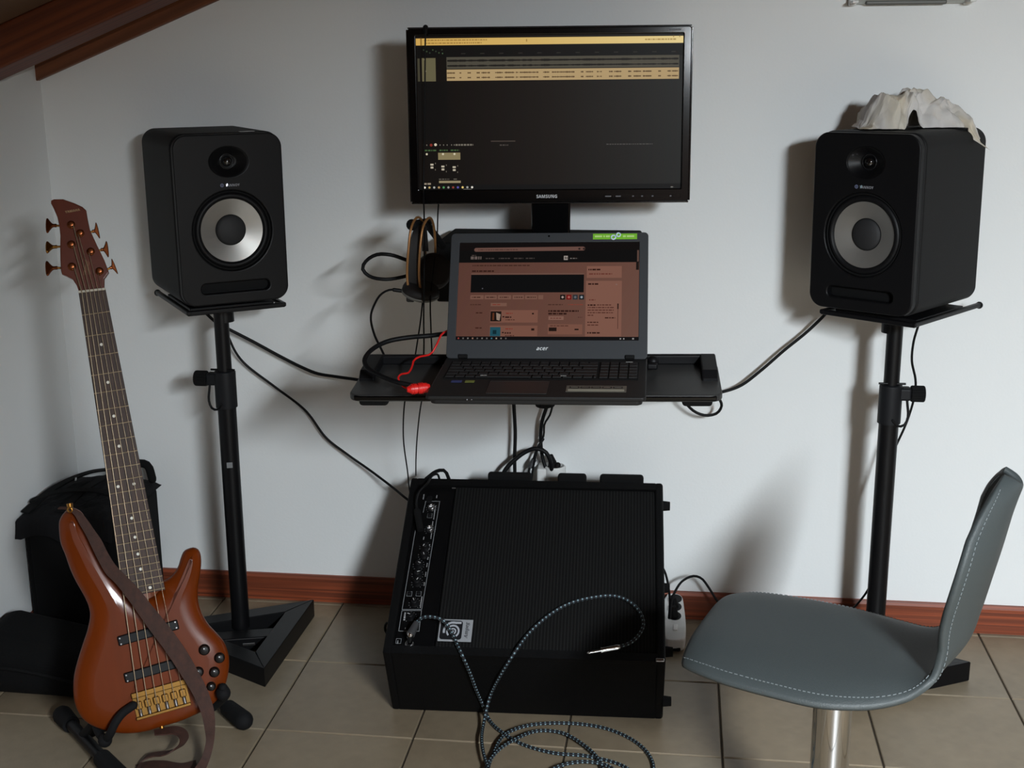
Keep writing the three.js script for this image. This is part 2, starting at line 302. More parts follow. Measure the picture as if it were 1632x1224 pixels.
    mesh('socket', rod([0, -0.05, 0.03], [0, 0, 0.03], 0.023), MAT.blackMetal, pl);
    return o;
  }
  stand('black speaker stand with triangular steel base standing behind the bass guitar', -1.085, 0.25, 1, 0.614);
  stand('black speaker stand under the draped speaker, its post rising behind the grey stool', 0.492, 0.225, -1, -0.647);
}

// ------------------------------------------------------------------ crumpled cloth on the speaker
{
  const t = thing('crumpled_cloth', 'crumpled off-white cotton cloth bunched up on top of a black speaker', 'cloth', [0.508, 1.277, 0.165], [0, 0.28, 0]);
  // a sheet bunched into an arch: u runs along its length, v across it, the far edge first
  const U = 120, Wv = 60, pos = [], uv = [], idx = [];
  const H = (u) => { const k = [[0, 0.003], [0.05, 0.014], [0.10, 0.054], [0.15, 0.080], [0.24, 0.084], [0.36, 0.080], [0.48, 0.080], [0.60, 0.075], [0.72, 0.064], [0.84, 0.044], [0.93, 0.032], [1, 0.016]]; let i = 0; while (i < k.length - 2 && u > k[i + 1][0]) i++; const f = (u - k[i][0]) / (k[i + 1][0] - k[i][0]), s = f * f * (3 - 2 * f); return k[i][1] + (k[i + 1][1] - k[i][1]) * s; };
  const creases = []; for (let k = 0; k < 34; k++) { const an = 0.3 + rnd() * 2.4, cu = rnd(), cv = rnd() * 2 - 1; creases.push({ nu: Math.sin(an) * 1.0, nv: Math.cos(an) * 0.42, cu, cv, a: (rnd() < 0.5 ? 1 : -1) * (0.005 + 0.010 * rnd()), w: 0.018 + 0.035 * rnd(), l: 0.15 + 0.4 * rnd() }); }
  for (let i = 0; i <= U; i++) for (let j = 0; j <= Wv; j++) {
    const u = i / U, v = j / Wv * 2 - 1, n1 = fbm(u, (v + 1) / 2, 5, 4, 3, 71), n2 = fbm(u, (v + 1) / 2, 9, 5, 3, 75);
    const arch = v > 0 ? Math.exp(-Math.pow((u - 0.43) / 0.07, 2)) : 0;                    // the gap under the arch at the near hem
    let y = H(u) * (1 - Math.pow(Math.abs(v), 2.1) * (1 - 0.55 * arch));
    let f = 0; for (const c of creases) { const du = u - c.cu, dv = (v - c.cv) * 0.4, d = du * c.nu + dv * c.nv / 0.42, e = -du * c.nv / 0.42 + dv * c.nu; f += c.a * Math.exp(-Math.abs(d) / c.w) * Math.exp(-Math.pow(e / c.l, 2)); }
    y += (f + (n1 - 0.5) * 0.02) * Math.min(1, y / 0.025);
    const tail = Math.max(0, u - 0.84) / 0.16;
    if (v > 0) y -= tail * 0.045 * Math.min(1, v * 1.6);                                    // the tail hanging over the edge
    const x = -0.128 + 0.255 * u + 0.02 * v * (u - 0.45) + (n2 - 0.5) * 0.014;
    const z = v * (0.052 + 0.024 * (n1 - 0.5) + 0.02 * Math.exp(-Math.pow((u - 0.2) / 0.12, 2)) + f * 1.2) + (v > 0.5 ? (n2 - 0.5) * 0.03 : 0) + 0.035 * tail;
    if (y < 0.0015 && tail < 0.3) y = 0.0015 + 0.004 * n2;
    pos.push(x, y, z); uv.push(u * 0.3, v * 0.1);
  }
  for (let i = 0; i < U; i++) for (let j = 0; j < Wv; j++) { const a = i * (Wv + 1) + j, b = a + Wv + 1; idx.push(a, a + 1, b, b, a + 1, b + 1); }
  const g = new THREE.BufferGeometry(); g.setAttribute('position', new THREE.Float32BufferAttribute(pos, 3)); g.setAttribute('uv', new THREE.Float32BufferAttribute(uv, 2)); g.setIndex(idx); g.computeVertexNormals();
  const stain = tex(256, 0.3, (u, v) => { const k = Math.max(0, fbm(u, v, 4, 4, 3, 81) - 0.5) * 1.6; return [0.80 - 0.05 * k, 0.785 - 0.11 * k, 0.77 - 0.26 * k]; }, true);
  mesh('sheet', g, std({ map: stain, roughness: 0.95, side: THREE.DoubleSide, bumpMap: MAT.paintBump, bumpScale: 0.001 }), t);
}

// ------------------------------------------------------------------ wall mount, tray, monitor, laptop
{
  const t = thing('wall_mount', 'black steel wall mount behind the laptop, carrying monitor and tray', 'wall mount', [0, 0, 0]);
  mesh('bracket_box', rb(0.46, 0.137, 0.25, 0.006, -0.318, 0.961, 0.18), MAT.blackMatte, t);
  mesh('wall_plate', rb(0.16, 0.29, 0.055, 0.004, -0.28, 0.875, 0.028), MAT.blackMetal, t);
  for (const x of [-0.38, -0.16]) mesh('tray_arm', merge(rod([x, 0.93, 0.24], [x, 0.862, 0.72], 0.014), rod([x, 0.862, 0.71], [x, 0.848, 0.86], 0.012)), MAT.blackMetal, t);
  const hook = mesh('headphone_hook', merge(rod([-0.53, 1.02, 0.3], [-0.548, 1.085, 0.40], 0.008), rod([-0.548, 1.085, 0.38], [-0.566, 1.091, 0.47], 0.0095), ball(0.0125, -0.566, 1.091, 0.47)), MAT.blackMatte, t);
}
{
  const t = thing('tray', 'shallow black tray with raised back rim holding an open laptop', 'tray', [-0.262, 0.8585, 0.735], [0.085, 0.034, 0.017]);
  const W = 0.684, Dp = 0.19;
  mesh('tray_board', ext(rrect(W, Dp, 0.022, 0, -Dp / 2), 0.013, 0.003, 2).rotateX(-Math.PI / 2).translate(0, -0.013, 0), std({ color: col(48, 48, 48), roughness: 0.42 }), t);
  mesh('back_rim', rb(W - 0.03, 0.02, 0.012, 0.004, 0, 0.009, 0.007), MAT.blackPlastic, t);
  for (const s of [-1, 1]) {
    const q = shapeOf([[0, 0], [0.105, 0], [0.105, 0.006], [0.09, 0.018], [0, 0.02]]);
    mesh('side_rim', ext(q, 0.03, 0.003).rotateY(-Math.PI / 2).translate(s * (W / 2 - 0.019) + 0.015, -0.001, 0.004), MAT.blackPlastic, t);
    mesh('foot', rb(0.055, 0.016, 0.035, 0.007, s * (W / 2 - 0.045), -0.017, Dp - 0.025), MAT.rubber, t);
  }
  mesh('front_edge', rb(W - 0.02, 0.01, 0.008, 0.0035, 0, -0.006, Dp - 0.003), MAT.blackGloss, t);
  mesh('thumb_screw', rod([0.02, -0.03, Dp - 0.03], [0.02, -0.01, Dp - 0.03], 0.018), MAT.rubber, t);
}
const screenMat = (tx, k = 1) => phy({ color: 0x020202, roughness: 0.4, specularIntensity: 0.12, emissive: new THREE.Color(1, 1, 1), emissiveMap: tx, emissiveIntensity: k });
{
  const t = thing('computer_monitor', 'wide glossy black monitor showing an audio editing program', 'monitor', [-0.288, 1.311, 0.3], [-0.031, 0.1, 0.003]);
  const W = 0.617, H = 0.3765, l = 0.0185, top = 0.016, bot = 0.029, sw = W - 2 * l, sh = H - top - bot, sy = (bot - top) / 2;
  const f = rrect(W, H, 0.007); f.holes.push(rrect(sw, sh, 0.001, 0, sy, THREE.Path));
  mesh('bezel', ext(f, 0.022, 0.0025, 3).translate(0, 0, -0.02), MAT.blackGloss, t);
  mesh('clear_rim', merge(rb(0.004, H - 0.004, 0.012, 0.0018, W / 2 + 0.0012, 0, -0.011), rb(0.004, H - 0.004, 0.012, 0.0018, -W / 2 - 0.0012, 0, -0.011), rb(W, 0.003, 0.012, 0.0014, 0, H / 2 + 0.001, -0.011), rb(W, 0.004, 0.012, 0.0018, 0, -H / 2 - 0.001, -0.011)), phy({ color: col(24, 22, 26), roughness: 0.1, clearcoat: 1, metalness: 0.3 }), t);
  mesh('back_cover', merge(rb(W - 0.02, H - 0.02, 0.02, 0.008, 0, 0, -0.028), rb(W * 0.6, H * 0.6, 0.03, 0.012, 0, -0.02, -0.045)), MAT.blackPlastic, t);
  const tx = canvasTex(1480, 855, (x, w, h) => {
    const gr = x.createLinearGradient(0, 0, w, 0); gr.addColorStop(0, 'rgb(17,13,11)'); gr.addColorStop(0.5, 'rgb(26,21,18)'); gr.addColorStop(1, 'rgb(33,33,32)'); x.fillStyle = gr; x.fillRect(0, 0, w, h);
    x.fillStyle = 'rgba(12,12,13,0.55)'; x.fillRect(5, 250, 165, 325); x.fillRect(0, 55, w, 62);
    const g2 = x.createLinearGradient(0, 0, w, 0); g2.addColorStop(0, 'rgb(201,160,84)'); g2.addColorStop(0.45, 'rgb(205,172,100)'); g2.addColorStop(1, 'rgb(222,200,140)'); x.fillStyle = g2; x.fillRect(0, 13, w, 38);
    x.fillStyle = 'rgba(90,60,20,0.55)'; x.fillRect(24, 8, 9, 46);
    const dash = (X, Y, L, hh, c) => { x.fillStyle = c; for (let p = X; p < X + L;) { const q = 4 + rnd() * 16; x.fillRect(p, Y, Math.min(q, X + L - p), hh); p += q + 4; } };
    dash(45, 20, 350, 7, 'rgba(110,78,30,0.5)'); dash(55, 36, 310, 7, 'rgba(110,78,30,0.5)'); dash(1270, 27, 170, 7, 'rgba(120,90,40,0.6)'); x.fillRect(612, 22, 6, 14); x.fillRect(1424, 8, 5, 12); x.fillRect(1458, 8, 5, 12);
    for (let k = 0; k < 7; k++) { x.fillStyle = k % 2 ? '#33402c' : '#2a3328'; x.fillRect(38 + k * 17, 72 + (k % 3) * 8, 8, 8); } x.fillStyle = '#4a5f44'; x.fillRect(144, 92, 6, 7);
    for (let k = 0; k < 12; k++) { x.fillStyle = 'rgba(95,88,80,0.35)'; x.fillRect(250 + k * 106, 95, 24, 5); }
    x.fillStyle = 'rgb(96,90,66)'; x.fillRect(30, 120, 77, 128); x.fillStyle = 'rgb(66,62,48)'; x.fillRect(6, 122, 12, 126); x.fillStyle = 'rgb(190,182,160)'; for (const y of [128, 192]) { x.beginPath(); x.arc(48, y, 5, 0, 7); x.fill(); }
    x.fillStyle = 'rgb(74,70,60)'; x.fillRect(168, 116, 1292, 64); x.fillStyle = 'rgb(170,145,104)'; x.fillRect(168, 184, 1292, 62);
    for (let p = 172; p < 1456; p += 3) { const a = 3 + 6 * vnoise(p * 0.06, 0, 9999, 9, 3) + 3 * rnd(); x.fillStyle = 'rgb(22,19,17)'; x.fillRect(p, 136 - a / 2 - 1, 2.6, a + 2); x.fillRect(p, 164 - a / 2, 2.6, a); }
    for (const [a, b] of [[170, 215], [238, 248], [285, 303], [335, 352], [362, 408], [438, 482], [490, 545], [553, 566], [575, 680], [705, 740], [755, 880], [915, 930], [943, 985], [1005, 1015], [1020, 1030], [1072, 1092], [1100, 1142], [1178, 1196], [1208, 1248], [1260, 1306], [1345, 1360], [1395, 1415], [1420, 1456]]) for (let p = a; p < b; p += 3) { const q = 3 + 6 * rnd(); x.fillStyle = 'rgb(58,40,24)'; x.fillRect(p, 203 - q / 2, 2.4, q); x.fillRect(p, 229 - q / 2, 2.4, q); }
    x.fillStyle = 'rgba(100,88,80,0.55)'; x.fillRect(410, 580, 138, 6); dash(460, 601, 48, 8, 'rgba(110,105,98,0.5)');
    x.fillStyle = '#7c2a22'; x.beginPath(); x.arc(72, 602, 8, 0, 7); x.fill(); x.fillStyle = '#c9bda6'; x.beginPath(); x.arc(97, 600, 8, 0, 7); x.fill(); for (const p of [28, 45, 120, 140, 160, 185, 200]) { x.fillStyle = '#6c665d'; x.fillRect(p, 598, 5, 8); } dash(210, 597, 100, 10, '#6d675c'); dash(1060, 602, 260, 6, 'rgba(95,92,88,0.6)');
    for (const [a, b] of [[30, 100], [118, 165], [182, 230]]) dash(a, 628, b - a, 8, '#3f5a36');
    x.fillStyle = 'rgb(128,116,84)'; x.fillRect(110, 645, 126, 40); x.fillStyle = 'rgb(205,196,170)'; for (const p of [46, 138, 203]) { x.beginPath(); x.arc(p, 653, 6, 0, 7); x.fill(); }
    for (const [p, y] of [[74, 715], [136, 726], [200, 730]]) { x.fillStyle = '#b5ab98'; x.fillRect(p - 9, y - 8, 18, 10); x.fillRect(p - 8, y + 8, 16, 11); x.fillStyle = '#6e675c'; x.fillRect(p + 18, y - 14, 4, 8); x.fillRect(p + 17, y + 22, 4, 8); }
    dash(112, 792, 60, 6, '#57524a'); dash(195, 792, 22, 6, '#57524a'); x.fillStyle = 'rgb(140,128,100)'; x.fillRect(112, 804, 124, 13); dash(28, 816, 40, 10, '#8e8170');
    x.fillStyle = 'rgb(17,16,16)'; x.fillRect(0, 828, w, 27); ['#f2eadb', '#b39b62', '#a9a9a2', '#a98a5f', '#4f8f57', '#8f8c84', '#8a3b32', '#5751a0', '#e0c274', '#9a9a96', '#d9d4c8'].forEach((c, k) => { x.fillStyle = c; x.beginPath(); x.arc(30 + k * 27, 842, 6.5, 0, 7); x.fill(); }); x.fillStyle = '#8a857c'; x.fillRect(250, 852, 48, 2); dash(1425, 845, 18, 6, '#77746f');
  });
  mesh('screen', new THREE.PlaneGeometry(sw, sh).translate(0, sy, -0.0035), screenMat(tx, 1.0), t);
  decal(0.05, 0.011, 256, 56, (x) => { x.fillStyle = '#c3c3c6'; x.font = 'bold 50px sans-serif'; x.textAlign = 'center'; x.textBaseline = 'middle'; x.fillText('SAMSUNG', 128, 30, 250); }, t, 'logo_print').position.set(-0.006, -H / 2 + 0.0135, 0.0026);
  const lg = decal(0.17, 0.008, 512, 24, (x) => { x.fillStyle = '#4a4a4f'; for (const [p, w] of [[10, 40], [80, 34], [190, 12], [250, 12], [320, 12], [440, 12]]) x.fillRect(p, 8, w, 8); }, t, 'button_print'); lg.position.set(0.205, -H / 2 + 0.0125, 0.0026);
  decal(0.034, 0.006, 128, 24, (x) => { x.fillStyle = '#3a3a3f'; for (const [a, w] of [[10, 22], [36, 30], [70, 40]]) x.fillRect(a, 6, w, 12); }, t, 'model_print').position.set(0.272, H / 2 - 0.008, 0.0026);
  // neck and foot
  mesh('neck', ext(shapeOf([[-0.045, 0.05], [-0.043, -0.09], [0.043, -0.09], [0.045, 0.05]]), 0.022, 0.005, 3).translate(0.003, -0.19, -0.05), MAT.blackGloss, t);
  mesh('foot', rb(0.15, 0.012, 0.13, 0.005, 0.003, -0.276, -0.055), MAT.blackGloss, t);
}
{
  const t = thing('laptop', 'open grey laptop showing a brownish web page, on the black tray', 'laptop', [-0.243, 0.885, 0.814], [0.053, 0.018, 0.0145]);
  const W = 0.3816, Dp = 0.232;
  const deck = black(32, 31, 31, 0.5, { bumpMap: MAT.grain, bumpScale: 0.00005 }), lidM = black(55, 57, 60, 0.5);
  mesh('base', merge(ext(rrect(W, Dp + 0.012, 0.008, 0, -(Dp - 0.012) / 2), 0.007, 0.002, 2).rotateX(-Math.PI / 2).translate(0, -0.0075, 0), ext(rrect(W - 0.012, Dp, 0.012, 0, -(Dp - 0.016) / 2), 0.011, 0.003, 2).rotateX(-Math.PI / 2).translate(0, -0.018, 0)), deck, t);
  for (const [x, z] of [[-0.15, 0.02], [0.15, 0.02], [-0.15, 0.1], [0.15, 0.1]]) mesh('rubber_foot', rb(0.03, 0.009, 0.008, 0.0015, x, -0.022, z), MAT.rubber, t);
  const kb = mesh('keyboard', rb(0.352, 0.0012, 0.108, 0.0005, 0, 0, 0.077), MAT.blackMatte, t);
  const keyM = std({ color: col(17, 17, 18), roughness: 0.6 }), keyG = {};
  const key = (x, z, w, d) => { const k = w + '_' + d; keyG[k] = keyG[k] || new RoundedBoxGeometry(w, 0.0022, d, 1, 0.0008); const m = mesh('key', keyG[k], keyM, kb); m.position.set(x, 0.0015, z); };
  const p = 0.0184;
  for (let r = 0; r < 6; r++) {
    const z = 0.0285 + (r === 0 ? 0 : 0.0135 + (r - 1) * p), d = r === 0 ? 0.0095 : 0.0158;
    let c = 0; const wide = { 1: [[13, 2]], 2: [[0, 1.4], [13, 1.6]], 3: [[0, 1.7], [12, 2.3]], 4: [[0, 1.2], [12, 2.8]], 5: [[3, 5.6]] }[r] || [];
    for (let n = 0; c < 14.9; n++) { const q = wide.find(a => a[0] === n), w = Math.min(q ? q[1] : 1, 15 - c); key(-0.174 + (c + w / 2) * p, z, +(w * p - 0.0026).toFixed(4), d); c += w; }
    for (let n = 0; n < 4; n++) key(-0.174 + 15.15 * p + (n + 0.5) * p * 0.95, z, 0.0151, d);
  }
  // legends: bright ones the photo shows
  for (const [x, z, w] of [[-0.103, 0.118, 0.012], [0.042, 0.118, 0.010], [0.158, 0.0285, 0.013]]) mesh('lit_key_print', bx(w, 0.0002, 0.0026, x, 0.0031, z), std({ color: col(190, 190, 188), roughness: 0.6 }), t);
  const pd = rrect(0.106, 0.072, 0.003); pd.holes.push(rrect(0.1046, 0.0706, 0.0025, 0, 0, THREE.Path));
  const tp = mesh('touchpad', rb(0.1046, 0.0008, 0.0706, 0.0003, -0.034, 0.0001, 0.18), std({ color: col(36, 35, 35), roughness: 0.35 }), t);
  mesh('touchpad_rim', ext(pd, 0.0009).rotateX(-Math.PI / 2).translate(-0.034, -0.0002, 0.18), std({ color: col(78, 78, 76), roughness: 0.3, metalness: 0.6 }), tp);
  mesh('blue_sticker', bx(0.019, 0.0004, 0.012, -0.148, 0.0003, 0.147), std({ color: col(58, 68, 120), roughness: 0.4 }), t).userData.label = 'blue sticker';
  mesh('green_sticker', bx(0.017, 0.0004, 0.012, -0.124, 0.0003, 0.147), std({ color: col(122, 128, 62), roughness: 0.4 }), t).userData.label = 'yellow-green sticker';
  const sp = mesh('feature_sticker', bx(0.105, 0.0004, 0.036, 0.104, 0.0003, 0.186), std({ color: col(100, 97, 88), roughness: 0.4 }), t);
  sp.userData.label = 'silver feature sticker';
  const fs = decal(0.1, 0.033, 400, 132, (x) => {
    x.fillStyle = 'rgb(168,164,148)'; x.fillRect(4, 78, 392, 50); x.fillStyle = '#201f1d'; for (let k = 0; k < 5; k++) { x.fillRect(12 + k * 76, 14, 68, 44); }
    ['#8f8b80', '#6f6c64', '#77746b', '#8b7f76', '#7d7a75'].forEach((c, k) => { x.fillStyle = c; x.fillRect(22 + k * 76, 28, 48, 14); });
  }, sp, 'feature_print'); fs.rotation.x = -Math.PI / 2; fs.position.set(0.104, 0.0008, 0.186);
  mesh('status_light', merge(ball(0.0012, -0.117, -0.006, Dp + 0.0005, 8), ball(0.001, -0.109, -0.006, Dp + 0.0005, 8)), std({ color: col(150, 150, 160), roughness: 0.4 }), t);
  // lid
  const lid = new THREE.Group(); lid.name = 'lid'; lid.rotation.x = -0.535; t.add(lid);
  const H = 0.251, sw = 0.3475, sh = 0.1955, sy = 0.0365 + sh / 2;
  const f = rrect(W, H, 0.008, 0, H / 2); f.holes.push(rrect(sw, sh, 0.001, 0, sy, THREE.Path));
  mesh('lid_frame', ext(f, 0.006, 0.0012, 2).translate(0, 0, -0.004), lidM, lid);
  mesh('lid_cover', ext(rrect(W, H, 0.01, 0, H / 2), 0.004, 0.0012, 2).translate(0, 0, -0.0078), deck, lid);
  const tx = canvasTex(1180, 650, (x, w, h) => {
    const gr = x.createLinearGradient(0, 0, w, h); gr.addColorStop(0, 'rgb(84,55,47)'); gr.addColorStop(0.6, 'rgb(98,66,56)'); gr.addColorStop(1, 'rgb(104,74,64)'); x.fillStyle = gr; x.fillRect(0, 0, w, h);
    x.fillStyle = 'rgb(16,12,12)'; x.fillRect(0, 0, w, 52); x.fillStyle = 'rgb(13,12,12)'; x.fillRect(0, 52, w, 82);
    x.fillStyle = 'rgb(100,72,64)'; x.beginPath(); x.moveTo(110, 34); x.lineTo(815, 28); x.arc(815, 42, 13, -1.57, 1.57); x.lineTo(110, 60); x.arc(110, 47, 13, 1.57, 4.71); x.fill();
    const line = (X, Y, L, hh, c) => { x.fillStyle = c; for (let q = X; q < X + L;) { const k = 5 + rnd() * 22; x.fillRect(q, Y, Math.min(k, X + L - q), hh); q += k + 5; } };
    line(125, 44, 260, 6, 'rgba(60,34,28,0.7)'); x.fillStyle = '#2a1f1d'; x.beginPath(); x.arc(790, 43, 7, 0, 7); x.arc(820, 43, 7, 0, 7); x.fill();
    line(76, 92, 76, 20, '#5d524d'); line(82, 82, 30, 6, '#453b37');
    for (const [q, L] of [[175, 60], [262, 78], [362, 62], [440, 58]]) line(q, 102, L, 8, '#3b3532');
    x.fillStyle = '#9b938c'; x.fillRect(690, 90, 26, 28); x.fillStyle = '#16110f'; x.fillRect(697, 96, 6, 16); x.fillRect(708, 98, 5, 14); line(730, 104, 50, 7, '#66605b');
    x.fillStyle = 'rgb(88,66,58)'; x.fillRect(1166, 54, 12, 132); x.fillStyle = '#1c1513'; x.fillRect(1160, 130, 18, 55);
    line(90, 150, 380, 8, 'rgba(52,28,22,0.7)'); line(88, 186, 148, 11, '#331c16');
    x.fillStyle = 'rgb(104,76,66)'; x.fillRect(84, 206, 740, 8); x.fillStyle = 'rgb(11,11,12)'; x.fillRect(84, 216, 740, 118); x.fillStyle = '#4a4a50'; x.fillRect(158, 304, 8, 8);
    x.fillStyle = 'rgb(112,80,68)'; for (const [a, b] of [[84, 172], [178, 258], [266, 352], [362, 436], [444, 522], [530, 562]]) x.fillRect(a, 352, b - a, 28); for (const a of [95, 190, 278, 374, 455]) line(a, 363, 58, 7, 'rgba(50,26,20,0.8)');
    [['#14120f', '#a08c84'], ['#6d1412', '#a05a50'], ['#2c3034', '#5d6166'], ['#1a2024', '#8d949a']].forEach(([c, q], k) => { x.fillStyle = c; x.fillRect(672 + k * 41, 350, 32, 32); x.fillStyle = q; x.beginPath(); x.arc(688 + k * 41, 366, 8, 0, 7); x.fill(); });
    line(86, 412, 70, 7, 'rgba(50,28,22,0.6)'); x.fillStyle = 'rgb(112,80,68)'; x.fillRect(220, 404, 105, 22); line(232, 412, 55, 6, 'rgba(120,50,40,0.9)'); line(595, 412, 95, 7, 'rgba(50,28,22,0.6)'); line(725, 412, 95, 6, 'rgba(130,60,48,0.8)');
    x.fillStyle = 'rgb(116,78,65)'; x.fillRect(220, 452, 310, 82); x.fillRect(220, 554, 310, 70); x.fillRect(598, 545, 222, 66); x.fillStyle = 'rgb(122,84,71)'; x.fillRect(842, 160, 226, 78); x.fillRect(838, 258, 232, 366);
    x.fillStyle = '#17100d'; x.fillRect(222, 460, 70, 66); x.fillStyle = '#8d7a6c'; x.beginPath(); x.moveTo(258, 468); x.lineTo(288, 480); x.lineTo(282, 522); x.lineTo(262, 516); x.fill(); x.fillStyle = '#5a2f1c'; x.fillRect(234, 470, 12, 48);
    x.fillStyle = '#1e4a56'; x.fillRect(222, 564, 68, 60); x.fillStyle = '#0d2830'; x.fillRect(240, 584, 24, 26);
    line(125, 466, 42, 8, '#3a2019'); line(125, 566, 42, 8, '#3a2019'); for (const y of [470, 572]) line(322, y, 46, 7, 'rgba(120,45,35,0.9)'); for (const y of [494, 598]) line(318, y, 40, 9, '#2a1510'); for (const y of [513, 617]) line(322, y, 58, 6, 'rgba(60,32,26,0.8)'); x.fillStyle = '#20120e'; x.fillRect(492, 470, 12, 10); x.fillRect(490, 572, 20, 14); x.fillRect(300, 492, 12, 8); x.fillRect(300, 596, 12, 8);
    line(598, 452, 196, 11, '#2b1611'); line(598, 470, 118, 11, '#2b1611'); x.fillStyle = 'rgb(124,90,78)'; x.fillRect(600, 492, 98, 24); line(612, 502, 70, 6, 'rgba(90,45,38,0.8)'); x.fillStyle = '#1d110d'; x.fillRect(604, 566, 50, 24); x.fillRect(770, 574, 26, 9); line(612, 552, 120, 6, 'rgba(60,32,26,0.7)'); line(790, 496, 28, 6, 'rgba(60,32,26,0.6)');
    line(852, 178, 78, 10, '#2a140f'); line(856, 208, 150, 8, 'rgba(90,40,32,0.8)'); line(852, 274, 68, 10, '#2a140f'); line(860, 380, 40, 8, 'rgba(90,45,38,0.8)'); line(852, 414, 54, 9, '#2a140f'); for (let k = 0; k < 5; k++) line(852 + (k ? 0 : 60), 414 + k * 17, k === 4 ? 40 : k ? 168 : 90, 7, 'rgba(64,32,25,0.75)'); line(964, 498, 66, 8, '#3a1f18'); line(852, 528, 70, 7, '#3a1f18'); line(852, 546, 72, 7, 'rgba(64,32,25,0.75)'); line(852, 596, 80, 9, '#2a140f');
    x.fillStyle = '#2e1d18'; x.fillRect(1042, 408, 9, 36); x.fillStyle = 'rgba(60,36,30,0.7)'; x.fillRect(1045, 444, 4, 130); x.fillStyle = '#7c625a'; x.fillRect(1030, 278, 10, 8);
    x.fillStyle = 'rgb(14,11,12)'; x.fillRect(0, 626, w, 24); ['#8a3b34', '#5d5a58', '#6f6a66', '#8b6a5a', '#55504d', '#6b6661', '#5f5a57', '#34697a', '#8f7f6e', '#6a6560', '#57524f'].forEach((c, k) => { x.fillStyle = c; x.fillRect(12 + k * 31, 633, 10, 10); }); x.fillStyle = '#8d8a88'; x.fillRect(1060, 634, 10, 9); x.fillRect(1082, 634, 9, 9); x.fillRect(1140, 633, 12, 10);
  });
  mesh('screen', new THREE.PlaneGeometry(sw, sh).translate(0, sy, -0.0008), screenMat(tx, 0.95), lid);
  decal(0.03, 0.011, 192, 70, (x) => { x.fillStyle = '#d2d6d8'; x.font = 'italic bold 66px sans-serif'; x.textAlign = 'center'; x.textBaseline = 'middle'; x.fillText('acer', 96, 32, 180); }, lid, 'logo_print').position.set(-0.008, 0.0195, 0.0022);
  const gs = mesh('green_sticker', new THREE.PlaneGeometry(0.0845, 0.0115).translate(0.127, 0.2425, 0.0023), std({ roughness: 0.5, map: canvasTex(512, 70, (x) => { x.fillStyle = 'rgb(118,186,38)'; x.fillRect(0, 0, 512, 70); x.fillStyle = 'rgba(214,236,178,0.7)'; for (const [a, w] of [[22, 84], [122, 16], [150, 46], [348, 34], [394, 84]]) x.fillRect(a, 22, w, 22); }) }), lid);
  gs.userData.label = 'green printed strip';
  for (const [x, y, r] of [[0.124, 0.2405, 0.0055], [0.1335, 0.2455, 0.005]]) mesh('round_badge', new THREE.TorusGeometry(r * 0.72, r * 0.28, 8, 24).translate(x, y, 0.0034), std({ color: col(200, 222, 236), roughness: 0.4 }), gs);
  mesh('webcam', cyl(0.0018, 0.0018, 0.001, 14).rotateX(Math.PI / 2).translate(0, 0.244, 0.0022), MAT.blackGloss, lid);
  for (const s of [-1, 1]) mesh('hinge', rb(0.018, 0.008, 0.01, 0.002, s * 0.158, 0.0035, 0.001), MAT.blackMatte, lid);
}

